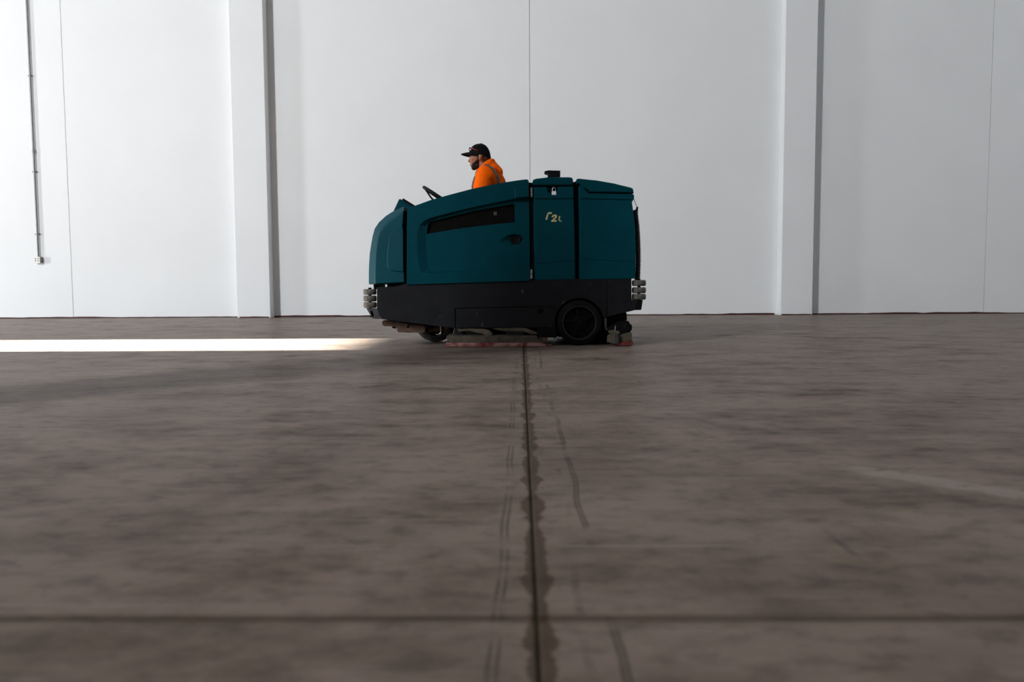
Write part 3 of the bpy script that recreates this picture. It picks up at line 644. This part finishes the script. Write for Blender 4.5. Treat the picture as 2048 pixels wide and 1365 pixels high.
for nm, pts, mm, ya, yb in (
    ('lift_arm', [(915, 659), (938, 657.5), (968, 658.5), (980, 662), (985, 668), (982, 672.5), (972, 672.5), (966, 668.5), (938, 662.5), (918, 664)], 'tan', Yk, Yk + 0.05),
    ('mount_plate', [(909, 657), (920, 657), (928, 672), (909, 672.5)], 'char', Yk + 0.03, Yk + 0.08),
    ('motor_housing', [(930, 663), (962, 662.5), (974, 672.5), (930, 672.5)], 'grey_metal', Yk + 0.07, Yk + 0.22),
    ('link_bar', [(985, 657.5), (1040, 656), (1052, 657), (1074, 665), (1073, 669), (1064, 669.5), (1048, 664), (1005, 663)], 'tan', Yk + 0.02, Yk + 0.06),
    ('motor_housing', [(1012, 663.5), (1047, 663.5), (1049, 672.8), (1012, 672.8)], 'grey_metal', Yk + 0.08, Yk + 0.3),
    ('pivot_block', [(1075, 655), (1113, 654), (1113, 676), (1075, 674)], 'black', Yk + 0.02, Yk + 0.3),
    ('caster_bracket', [(1076, 672), (1094, 673), (1096, 687), (1080, 687)], 'rust', Yk + 0.03, Yk + 0.08),
    ('drain_lip', [(1106, 674.5), (1118, 673), (1116, 677), (1110, 684), (1105, 685), (1108, 679)], 'steel', Yk + 0.03, Yk + 0.04)):
    obj(nm, apply_mods(prism(SP(pts, ya), ya, yb), bev=0.003), M[mm], scr)
# --- rear squeegee
obj('rear_underbody', prism(SP([(1185, 632), (1216, 634), (1218, 660), (1214, 688), (1188, 690)], Y0 + 0.2), Y0 + 0.2, Y1 - 0.2, bev=0.006), M['black'], scr)
for nm, pts, mm, ya, yb in (
    ('tow_arm', [(1214, 634), (1253, 625.5), (1254, 640), (1250, 646), (1246, 663), (1216, 664)], 'black', Y0 + 0.12, Y0 + 0.17),
    ('tow_arm', [(1214, 634), (1253, 625.5), (1254, 640), (1250, 646), (1246, 663), (1216, 664)], 'black', Y1 - 0.17, Y1 - 0.12),
    ('squeegee_frame', [(1216, 655), (1236, 646), (1258, 643), (1259.5, 649), (1263.5, 649.5), (1263.5, 660), (1258, 668), (1216, 668)], 'black', Y0 - 0.02, Y1 + 0.02),
    ('frame_block', [(1218, 662), (1226, 660.8), (1238, 663), (1241, 668), (1232, 669), (1219, 667)], 'tan', Y0 - 0.08, Y0 + 0.02),
    ('end_block', [(1216.5, 672), (1222, 669), (1229, 668), (1237, 669.5), (1238, 687.5), (1229, 688.5), (1215.5, 685)], 'tan', Y0 - 0.10, Y0 - 0.03),
    ('clamp_strip', [(1228, 668.5), (1236.5, 669), (1237, 688), (1229, 688)], 'grey_metal', Y0 - 0.108, Y0 - 0.09),
    ('retainer_band', [(1237, 671), (1250, 667.5), (1262.5, 665), (1264, 668), (1263.5, 681), (1250, 684.5), (1237, 687)], 'tan', Y0 - 0.06, Y1 + 0.06),
    ('rear_blade', [(1233, 687), (1250, 683.8), (1263, 680), (1266.8, 686), (1265.6, 690), (1258, 691.6), (1234, 691.8)], 'red', Y0 - 0.085, Y1 + 0.085)):
    obj(nm, apply_mods(prism(SP(pts, ya), ya, yb), bev=0.003), M[mm], scr)
kb = at(1231, 657, Y0 - 0.04)
obj('knob_stem', tube([(kb.x, Y0 - 0.04, kb.z + 0.02), (kb.x - 0.006, Y0 - 0.04, kb.z - 0.03)], 0.004, 8), M['steel'], scr)
obj('guide_wheel', lathe([(0, 0), (0.03, 0), (0.036, 0.006), (0.036, 0.022), (0.03, 0.028), (0, 0.028)], (at(1256, 655, Y0 - 0.03).x, Y0 - 0.03, at(1256, 655, Y0).z), 'Y', 24), M['black'], scr)
obj('dirt_guard', apply_mods(prism(SP([(1209, 637), (1213.5, 636), (1213.5, 655), (1216, 660), (1213, 662), (1210, 655)], Y0 + 0.03), Y0 + 0.03, Y0 + 0.06), bev=0.002), M['grey_metal'], scr)
# --- drain hose on the tail: corrugated
path = smooth_curve([at(1267, 421, Y0 + .13), at(1270.5, 432, Y0 + .13), at(1273.5, 455, Y0 + .13), at(1275.5, 490, Y0 + .13), at(1276, 525, Y0 + .13), at(1274.5, 558, Y0 + .13), at(1272, 566, Y0 + .13)], 36)
obj('drain_hose', tube(path, [0.0225 + 0.0035 * (1 if k % 4 < 2 else -1) for k in range(len(path))], 12), mat('grey_corrugated_hose', (0.03, 0.028, 0.032), 0.6), scr, sharp=60, label='black corrugated drain hose')
obj('hose_cap', apply_mods(prism(SP([(1274, 413.5), (1276.6, 413.5), (1275.8, 430), (1276.6, 434), (1275.4, 438.5), (1271, 436), (1270.5, 426)], Y0 + .12), Y0 + .12, Y0 + .16), bev=0.003), M['rust'], scr)
obj('cap_leash', tube(smooth_curve([at(1267, 396, Y0 + .14), at(1270, 405, Y0 + .14), at(1274.5, 415, Y0 + .14)], 6), 0.0025, 6), M['wire'], scr)
# --- steering wheel, column, seat, deck
u_ = Vector((0.83, 0, -0.558)).normalized(); n_ = Vector((u_.z, 0, -u_.x)) * -1
if n_.z < 0: n_ = -n_
rim_s = at(848, 375.2, YC); SWC = rim_s + u_ * 0.19
def ring_bm(c, u, v, Rr, r, seg=48, s2=10):
    bm = bmesh.new(); n = u.cross(v).normalized(); rg = []
    for i in range(seg):
        t = 2 * math.pi * i / seg; d = u * math.cos(t) + v * math.sin(t)
        rg.append([bm.verts.new(c + d * (Rr + r * math.cos(2 * math.pi * k / s2)) + n * r * math.sin(2 * math.pi * k / s2)) for k in range(s2)])
    for i in range(seg):
        for k in range(s2): bm.faces.new((rg[i][k], rg[(i + 1) % seg][k], rg[(i + 1) % seg][(k + 1) % s2], rg[i][(k + 1) % s2]))
    return bm
Yv = Vector((0, 1, 0))
sw = obj('steering_wheel', ring_bm(SWC, u_, Yv, 0.19, 0.0135), M['black'], scr, label='black steering wheel')
hub = SWC - n_ * 0.055
obj('wheel_hub', tube([hub - n_ * 0.02, hub + n_ * 0.015], 0.045, 20), M['black'], sw)
for k in range(3):
    a = R(180 + 120 * k); d = u_ * math.cos(a) + Yv * math.sin(a)
    obj('wheel_spoke', tube([hub + d * 0.035, hub + d * 0.09 + n_ * 0.015, SWC + d * 0.186], 0.008, 8), M['black'], sw)
obj('steering_column', tube([hub - n_ * 0.01, hub - n_ * 0.32 + Vector((-0.03, 0, 0))], 0.04, 14), M['black'], scr)
dk = at(850, 540, Y0).z
deck = obj('operator_deck', box_bm(S((822, 500))[0], S((1056, 500))[0], Y0 + 0.11, Y1 - 0.11, 0.40, 0.55), M['black'], scr)
SEATZ = 0.885
sx0, sx1 = at(945, 450, YC).x, at(1034, 450, YC).x
obj('seat_base', box_bm(sx0 + 0.06, sx1, YC - 0.22, YC + 0.22, 0.55, SEATZ - 0.1, bev=0.02), M['black'], scr)
obj('seat_cushion', box_bm(sx0, sx1 - 0.02, YC - 0.25, YC + 0.25, SEATZ - 0.1, SEATZ, bev=0.035, seg=4), M['seat'], scr)
bkx = at(1018, 400, YC).x
obj('seat_back', apply_mods(prism([(bkx, SEATZ - 0.05), (bkx + 0.03, 1.32), (bkx + 0.06, 1.35), (bkx + 0.12, 1.35), (bkx + 0.12, SEATZ - 0.05)], YC - 0.25, YC + 0.25), bev=0.03, seg=3), M['seat'], scr)

# --- padlock hanging from the hasp
pc = at(1108, 386, Y0 + 0.008)
pk = empty('padlock', (pc.x, Y0 + 0.012, pc.z - 0.018), 'small bright padlock hanging on the teal middle cover latch', 'padlock')
obj('lock_body', box_bm(pc.x - 0.019, pc.x + 0.019, Y0 + 0.003, Y0 + 0.021, pc.z - 0.018, pc.z + 0.014, bev=0.004, seg=2), mat('bright_padlock', (0.95, 0.95, 0.97), 0.35), pk)
shk = smooth_curve([(pc.x - 0.012, Y0 + 0.012, pc.z + 0.012), (pc.x - 0.012, Y0 + 0.012, pc.z + 0.034), (pc.x, Y0 + 0.012, pc.z + 0.046), (pc.x + 0.012, Y0 + 0.012, pc.z + 0.034), (pc.x + 0.012, Y0 + 0.012, pc.z + 0.012)], 6)
obj('shackle', tube(shk, 0.0035, 8), M['steel'], pk)

# ================================================================== person
KP = F / YC
def V(px, py, dy=0.0): v = at(px, py, YC); return Vector((v.x, YC + dy, v.z))
def ell(c, r, rot=0.0, seg=20, rz=0.0):
    """ellipsoid, r in metres (x,y,z), rot about the Y axis (degrees), rz about Z"""
    bm = bmesh.new(); bmesh.ops.create_uvsphere(bm, u_segments=seg, v_segments=max(8, seg // 2), radius=1)
    mt = Matrix.Translation(c) @ Matrix.Rotation(R(rot), 4, 'Y') @ Matrix.Rotation(R(rz), 4, 'Z') @ Matrix.Diagonal((*r, 1))
    bmesh.ops.transform(bm, matrix=mt, verts=bm.verts); return bm
def cap_(a, b, ra, rb, seg=16):
    """tapered capsule"""
    a, b = Vector(a), Vector(b); d = (b - a); n = 8; P, Q = [], []
    t = d.normalized()
    for i in range(5): k = i / 4 * math.pi / 2; P.append(a - t * ra * math.cos(k) * .999); Q.append(max(1e-4, ra * math.sin(k)))
    for i in range(1, n): P.append(a + d * i / n); Q.append(ra + (rb - ra) * i / n)
    for i in range(5): k = i / 4 * math.pi / 2; P.append(b + t * rb * math.sin(k) * .999); Q.append(max(1e-4, rb * math.cos(k)))
    return tube(P, Q, seg)
p = 1 / KP
# joints
NECK0, NECK1 = V(964, 330), V(976, 356)
SHO = [V(973, 356, -0.185), V(973, 356, 0.185)]
ELB = [V(955, 424, -0.235), V(955, 424, 0.235)]
gr = [SWC + u_ * 0.075 + Yv * s * 0.175 for s in (-1, 1)]        # grips on the rim
WRI = [gr[i] + Vector((0.085, (-1, 1)[i] * 0.012, -0.015)) for i in range(2)]
HIP = [V(985, 476, -0.095), V(985, 476, 0.095)]
KNEE = [V(893, 470, -0.12), V(893, 470, 0.12)]
HIP = [Vector((h.x, h.y, SEATZ + 0.085)) for h in HIP]; KNEE = [Vector((k.x, k.y, SEATZ + 0.07)) for k in KNEE]
ANK = [Vector((k.x - 0.04, k.y, 0.645)) for k in KNEE]
def torso(infl=0.0):
    q = []
    q.append(ell(V(978, 378), (31 * p + infl, 0.175 + infl, 36 * p + infl), 10))
    q.append(ell(V(976, 418), (29 * p + infl, 0.165 + infl, 42 * p + infl)))
    q.append(ell(Vector((HIP[0].x - 0.01, YC, HIP[0].z + 0.03)), (0.13 + infl, 0.175 + infl, 0.12 + infl)))
    q.append(cap_(V(976, 352, -0.12), V(976, 352, 0.12), 0.062 + infl, 0.062 + infl))
    for i in range(2):
        q.append(ell(SHO[i] + Vector((0, 0, -0.005)), (0.072 + infl, 0.066 + infl, 0.072 + infl)))
        q.append(cap_(SHO[i], ELB[i], 0.060 + infl, 0.046 + infl)); q.append(cap_(ELB[i], WRI[i], 0.045 + infl, 0.030 + infl * .8))
    return q
def legs(infl=0.0):
    q = []
    for i in range(2):
        q.append(cap_(HIP[i], KNEE[i], 0.088 + infl, 0.060 + infl)); q.append(cap_(KNEE[i], ANK[i], 0.058 + infl, 0.040 + infl))
    q.append(ell(Vector((HIP[0].x, YC, HIP[0].z + 0.01)), (0.125 + infl, 0.175 + infl, 0.09 + infl)))
    return q
def feet(infl=0.0):
    return [cap_(ANK[i] + Vector((0.02, 0, -0.045)), ANK[i] + Vector((-0.15, (-1, 1)[i] * 0.02, -0.06)), 0.042 + infl, 0.034 + infl) for i in range(2)]
body = torso() + legs() + feet()
# neck and head, facing the front of the machine
body += [cap_(NECK0, NECK1, 0.056, 0.066)]
body += [ell(V(960.2, 309.5), (18.8 * p, 0.075, 18.8 * p)),
         ell(V(952.5, 318), (13.0 * p, 0.066, 17.5 * p)),
         ell(V(950.5, 327), (9.8 * p, 0.054, 12.0 * p)),
         ell(V(948.2, 335.3), (5.6 * p, 0.036, 5.6 * p)),
         ell(V(955, 332), (7.0 * p, 0.055, 7.0 * p), -35),
         ell(V(970.5, 317), (8.5 * p, 0.060, 10.5 * p)),
         cap_(V(941.8, 316), V(938.6, 322.0), 0.009, 0.0125), ell(V(938.6, 323.2), (2.1 * p, 0.017, 2.0 * p)),
         ell(V(941.6, 313.2), (2.6 * p, 0.045, 1.9 * p)),
         ell(V(941.4, 328.6), (2.0 * p, 0.024, 1.15 * p)), ell(V(942.0, 331.0), (1.9 * p, 0.021, 1.2 * p)),
         ell(V(946.0, 321.0, -0.040), (3.6 * p, 0.022, 3.2 * p)), ell(V(946.0, 321.0, 0.040), (3.6 * p, 0.022, 3.2 * p))]
for s in (-1, 1):
    body += [ell(V(961.2, 317.2, s * 0.077), (2.9 * p, 0.010, 5.0 * p), 12), ell(V(960.0, 321.0, s * 0.077), (2.0 * p, 0.010, 2.6 * p)), ell(V(962.2, 314.8, s * 0.080), (3.2 * p, 0.008, 2.8 * p))]
# hands: palm behind the rim, four fingers curled over it, thumb along the inside
for i in range(2):
    s = (-1, 1)[i]; g0 = gr[i]; tang = (Yv * 0.39 * s * -1 + u_ * 0.92).normalized()   # along the rim
    outw = ((g0 - SWC).normalized()); wrist = WRI[i]
    palm_c = g0 + outw * 0.004 + n_ * 0.026 + Vector((0.028, 0, 0.008))
    body.append(cap_(wrist, palm_c, 0.027, 0.026)); body.append(ell(palm_c, (0.040, 0.024, 0.036)))
    for k, (ln, off) in enumerate(((0.9, 0.028), (1.0, 0.009), (0.95, -0.010), (0.78, -0.028))):
        b0 = g0 + tang * off + n_ * 0.022 + outw * 0.012
        b1 = g0 + tang * off * 1.02 + outw * 0.027 * ln - n_ * 0.004
        b2 = g0 + tang * off * 1.02 + outw * 0.010 - n_ * 0.025 * ln
        b3 = g0 + tang * off - outw * 0.012 * ln - n_ * 0.022
        body += [cap_(b0, b1, 0.0092, 0.0086, 10), cap_(b1, b2, 0.0086, 0.0080, 10), cap_(b2, b3, 0.0080, 0.0072, 10)]
    t0_ = palm_c + tang * 0.026 - outw * 0.012; t1_ = g0 + tang * 0.045 - outw * 0.022 + n_ * 0.012; t2_ = g0 + tang * 0.052 - outw * 0.020 - n_ * 0.014
    body += [cap_(t0_, t1_, 0.0115, 0.010, 10), cap_(t1_, t2_, 0.010, 0.0085, 10)]
bb = apply_mods(join_bm(*body), remesh=0.0038, smooth_it=3)
# skin with beard and cropped hair as vertex colour
def skin_mat():
    m = bpy.data.materials.new('skin_with_beard'); m.use_nodes = True; nt = m.node_tree; b = nt.nodes['Principled BSDF']
    a = nt.nodes.new('ShaderNodeVertexColor'); a.layer_name = 'hair'
    n = nt.nodes.new('ShaderNodeTexNoise'); n.inputs['Scale'].default_value = 130; n.inputs['Detail'].default_value = 4
    ad = nt.nodes.new('ShaderNodeMath'); ad.operation = 'MULTIPLY_ADD'; ad.inputs[1].default_value = 0.5; ad.inputs[2].default_value = -0.25
    nt.links.new(n.outputs['Fac'], ad.inputs[0])
    sm = nt.nodes.new('ShaderNodeMath'); sm.operation = 'ADD'; sm.use_clamp = True
    sp_ = nt.nodes.new('ShaderNodeSeparateColor'); nt.links.new(a.outputs['Color'], sp_.inputs[0])
    mlt = nt.nodes.new('ShaderNodeMath'); mlt.operation = 'MULTIPLY'; nt.links.new(ad.outputs[0], mlt.inputs[0]); nt.links.new(sp_.outputs[0], mlt.inputs[1])
    nt.links.new(sp_.outputs[0], sm.inputs[0]); nt.links.new(mlt.outputs[0], sm.inputs[1])
    mx = nt.nodes.new('ShaderNodeMix'); mx.data_type = 'RGBA'; nt.links.new(sm.outputs[0], mx.inputs['Factor'])
    mx.inputs['A'].default_value = (0.34, 0.155, 0.095, 1); mx.inputs['B'].default_value = (0.010, 0.006, 0.004, 1)
    nt.links.new(mx.outputs['Result'], b.inputs['Base Color']); b.inputs['Roughness'].default_value = 0.65; b.inputs['Specular IOR Level'].default_value = 0.15
    b.inputs['Subsurface Weight'].default_value = 0.05; b.inputs['Subsurface Radius'].default_value = (0.01, 0.004, 0.002)
    return m
def to_px(c):
    d = Vector((c.x, YC, c.z)) - CAM; k = F / d.dot(fwd)
    return (1024 + d.dot(right) * k, 682.5 - d.dot(upv) * k)
def sst(a, b, x): t = max(0, min(1, (x - a) / (b - a))); return t * t * (3 - 2 * t)
hair = {}
for v in bb.verts:
    x, y = to_px(v.co); h = 0.0
    if y < 350 and 930 < x < 992:
        # beard: jaw line, chin, moustache, sideburn
        if x < 966:
            line = 325.5 + max(0, 948 - x) * 0.35 - max(0, x - 948) * 0.75
            h = max(h, sst(line - 2.0, line + 3.5, y) * (1 - sst(958, 961, x)) * (1 - sst(343, 345, y)))
            h = max(h, 0.75 * sst(325, 326.2, y) * (1 - sst(328.0, 328.8, y)) * (1 - sst(946, 950, x)))
            if y > 328.0 and y < 332.2 and x < 944.2: h *= 0.25
            h = max(h, sst(953.5, 956.5, x) * (1 - sst(957.5, 960, x)) * (1 - sst(330, 333, y)) * 0.9)
            h = max(h, 0.8 * sst(311.6, 312.4, y) * (1 - sst(313.6, 314.4, y)) * (1 - sst(946, 949, x)) * (1 if abs(v.co.y - YC) > 0.012 else 0))
        if x > 962: h = max(h, 0.9 * sst(964, 967, x) * (1 - sst(322, 330, y)) * (1 if abs(v.co.y - YC) < 0.082 else 0))
        if y < 309: h = max(h, 0.9 * sst(954, 958, x))
    hair[v.index] = h
cl = bb.loops.layers.color.new('hair')
for f in bb.faces:
    for l in f.loops: h = hair[l.vert.index]; l[cl] = (h, h, h, 1)
person = obj('person', bb, skin_mat(), sharp=180, base=True, cat='person', label='bearded person in orange hoodie and black cap driving the floor scrubber')
for s in (-1, 1):
    e = V(943.0, 317.0, s * 0.030); ey = obj('eye', ell(e + Vector((0.002, 0, 0)), (0.009, 0.0115, 0.006)), M['eye'], person, sharp=180)
    obj('iris', ell(e + Vector((-0.0078, 0, 0)), (0.004, 0.0055, 0.0055)), M['black'], ey, sharp=180)
# clothing
leg_bm = apply_mods(join_bm(*legs(0.014)), remesh=0.009, smooth_it=3)
obj('trousers', leg_bm, M['trouser'], person, sharp=180)
ft = []
for i in range(2):
    s = (-1, 1)[i]
    ft = [cap_(ANK[i] + Vector((0.0, 0, 0.06)), ANK[i] + Vector((0.01, 0, -0.04)), 0.062, 0.058), cap_(ANK[i] + Vector((0.02, 0, -0.045)), ANK[i] + Vector((-0.15, s * 0.02, -0.052)), 0.050, 0.043)]
    b_ = apply_mods(join_bm(*ft), remesh=0.007, smooth_it=3)
    for v in b_.verts: v.co.z = max(v.co.z, 0.551)
    obj('boot', b_, M['boot'], person, sharp=180)
# hoodie: torso, sleeves, hood draped behind the neck
hd = torso(0.020)
hood_ring = [V(956.5, 346.5), V(961, 342.5, -0.050), V(970, 335, -0.078), V(980, 327, -0.062), V(984.5, 323.5), V(980, 327, 0.062), V(970, 335, 0.078), V(961, 342.5, 0.050)]
rg = smooth_curve(hood_ring, 5, closed=True)
rr_ = []
for c in rg:
    x, y = to_px(c); rr_.append(0.012 + 0.016 * sst(957, 975, x))
for a, b, ra, rb in zip(rg, rg[1:] + rg[:1], rr_, rr_[1:] + rr_[:1]): hd.append(cap_(a, b, ra, rb, 10))
hd += [ell(V(990.5, 341), (11.5 * p, 0.105, 14.0 * p), -38), ell(V(992, 349.5), (12.0 * p, 0.085, 10 * p), -20), ell(V(984, 332), (7 * p, 0.09, 9 * p), -38)]
hd += [cap_(V(983, 326), V(997, 343), 0.034, 0.040), cap_(V(983, 329, -0.04), V(996, 345, -0.05), 0.036, 0.045), cap_(V(983, 329, 0.04), V(996, 345, 0.05), 0.036, 0.045)]
hd += [cap_(V(966, 348), V(974, 356), 0.070, 0.10), cap_(V(982, 352, -0.07), V(970, 352, -0.17), 0.052, 0.062), cap_(V(982, 352, 0.07), V(970, 352, 0.17), 0.052, 0.062)]
hd += [ell(V(958, 368), (14 * p, 0.13, 24 * p), 14), ell(V(962, 398), (19 * p, 0.15, 30 * p), 8)]
for i in range(2):                                            # loose folds at the elbow
    mid_e = SHO[i].lerp(ELB[i], 0.82); hd.append(ell(mid_e, (0.075, 0.064, 0.045), 40))
    hd.append(ell(SHO[i].lerp(ELB[i], 0.45) + Vector((0.01, 0, 0)), (0.08, 0.078, 0.035), 50))
hb = apply_mods(join_bm(*hd), remesh=0.0055, smooth_it=5)
bvh = BVHTree.FromBMesh(hb)
hoodie = obj('hoodie', hb, M['orange'], person, sharp=180, label='bright orange hooded sweatshirt')
def ribbon(path_px, wpx, name, side=-1):
    pts = smooth_curve([(q[0], q[1], 0) for q in path_px], 6); bm = bmesh.new(); prev = None
    for i, c in enumerate(pts):
        t = (pts[min(i + 1, len(pts) - 1)] - pts[max(i - 1, 0)]).normalized(); nrm = Vector((-t.y, t.x, 0)); row = []
        for k in range(5):
            o = (k / 4 - .5) * wpx; q = V(c.x + nrm.x * o, c.y + nrm.y * o)
            hit = bvh.ray_cast(Vector((q.x, YC + side * 1.0, q.z)), Vector((0, -side, 0)))
            if hit[0] is None: row = None; break
            row.append((hit[0], hit[1]))
        if row:
            up_ = [bm.verts.new(h + n * 0.0035) for h, n in row]; dn = [bm.verts.new(h - n * 0.003) for h, n in row]
            if prev:
                for k in range(4): bm.faces.new((prev[0][k], prev[0][k + 1], up_[k + 1], up_[k])); bm.faces.new((prev[1][k], dn[k], dn[k + 1], prev[1][k + 1]))
                bm.faces.new((prev[0][0], up_[0], dn[0], prev[1][0])); bm.faces.new((prev[0][4], prev[1][4], dn[4], up_[4]))
            prev = (up_, dn)
        else: prev = None
    if bm.faces: obj(name, bm, M['tape'], hoodie, sharp=60, label='dark grey reflective stripe')
for s in (-1, 1):
    ribbon([(969, 334.2), (977, 337.0), (984, 342), (990, 348.5), (994.5, 356), (997.5, 364), (999, 373), (1000, 390)], 4.6, 'reflective_stripe', s)
    ribbon([(956, 347), (953, 352), (950, 358.5), (948, 366), (946.6, 374), (945.5, 384)], 2.8, 'reflective_stripe', s)
# --- cap
cc = V(960.5, 309.5); bmc = bmesh.new(); rows = []
NS = 40
def cap_low(t):                                                # lower edge height around the head (t=0 faces the nose)
    cxp_ = math.cos(t)                                         # 1 front .. -1 back
    return V(960, 308.6 + (1 - cxp_) * 0.5 * 10.0 - 2.0 * math.sin(t) ** 2).z
for i in range(11):
    a = i / 10 * math.pi / 2; row = []
    for k in range(NS):
        t = 2 * math.pi * k / NS; rxy = math.cos(a) ** 0.85 if i < 10 else 0.0
        rx_ = (22.0 if math.cos(t) > 0 else 21.0) * p
        x = cc.x - math.cos(t) * rx_ * max(rxy, 0.02); y = YC + math.sin(t) * 0.086 * max(rxy, 0.02)
        zl = cap_low(t); zt_ = V(960, 287.8).z
        row.append(bmc.verts.new((x, y, zl + (zt_ - zl) * math.sin(a))))
    rows.append(row)
for i in range(10):
    for k in range(NS): bmc.faces.new((rows[i][k], rows[i][(k + 1) % NS], rows[i + 1][(k + 1) % NS], rows[i + 1][k]))
bmc.faces.new(rows[-1])
inner = bmc.copy()
for v in inner.verts: v.co = Vector((cc.x, YC, cc.z)) + (v.co - Vector((cc.x, YC, cc.z))) * 0.965
bmesh.ops.reverse_faces(inner, faces=inner.faces)
capo = obj('cap', join_bm(bmc, inner), M['cap'], person, sharp=70, label='black baseball cap')
obj('cap_button', ell(V(962.5, 287.6), (0.008, 0.008, 0.004)), M['cap'], capo)
bmb = bmesh.new(); top = []; bot = []
for i in range(9):
    f = i / 8; ru, rd = [], []
    for k in range(21):
        u = -1 + 2 * k / 20; th = u * R(80)
        xin = cc.x - math.cos(th) * 21.2 * p; yin = YC + math.sin(th) * 0.084
        ext_ = 0.078 * math.cos(u * math.pi / 2) ** 0.75
        x = xin - ext_ * f; y = yin * 1 + (YC - yin) * 0.06 * f
        zin = V(940, 305.4).z; z = zin - 0.030 * abs(u) ** 1.6 * (0.35 + 0.65 * f) - 0.010 * f * f - 0.004 * f
        ru.append(bmb.verts.new((x, y, z + 0.0022))); rd.append(bmb.verts.new((x, y, z - 0.0022)))
    top.append(ru); bot.append(rd)
for i in range(8):
    for k in range(20):
        bmb.faces.new((top[i][k], top[i][k + 1], top[i + 1][k + 1], top[i + 1][k])); bmb.faces.new((bot[i][k], bot[i + 1][k], bot[i + 1][k + 1], bot[i][k + 1]))
for k in range(20):
    bmb.faces.new((top[8][k], top[8][k + 1], bot[8][k + 1], bot[8][k])); bmb.faces.new((top[0][k], bot[0][k], bot[0][k + 1], top[0][k + 1]))
for i in range(8):
    bmb.faces.new((top[i][0], top[i + 1][0], bot[i + 1][0], bot[i][0])); bmb.faces.new((top[i][20], bot[i][20], bot[i + 1][20], top[i + 1][20]))
obj('cap_brim', bmb, M['cap'], capo, sharp=60)
# --- sunglasses pushed up on the cap
sg = empty('sunglasses', V(942, 303), 'dark sunglasses with red temples resting above the cap brim', 'sunglasses')
for s in (-1, 1):
    lens_c = V(940.6, 300.0, s * 0.034)
    obj('lens', ell(lens_c, (0.006, 0.031, 0.019), 16, rz=s * 14), M['lens'], sg, sharp=180)
    a = V(941.6, 298.2, s * 0.064)
    obj('temple', tube(smooth_curve([a, V(944.5, 299.6, s * 0.082), V(950, 302.4, s * 0.0895), V(956, 304.6, s * 0.091)], 6), [0.0042] * 18 + [0.003], 8), M['redframe'], sg, label='red temple arm')
    glint_c = V(941.3, 301.8, s * 0.0675)
    obj('glint_block', box_bm(glint_c.x - 0.008, glint_c.x + 0.009, glint_c.y - 0.003, glint_c.y + 0.003, glint_c.z - 0.007, glint_c.z + 0.006, bev=0.002), M['white'], sg, label='small white block painting a glint on the sunglasses')  # white block stands for a glint; the highlight is in its colour
obj('bridge', tube(smooth_curve([V(940.4, 298.5, -0.012), V(939.4, 298.0, 0), V(940.4, 298.5, 0.012)], 4), 0.0035, 8), M['black'], sg)
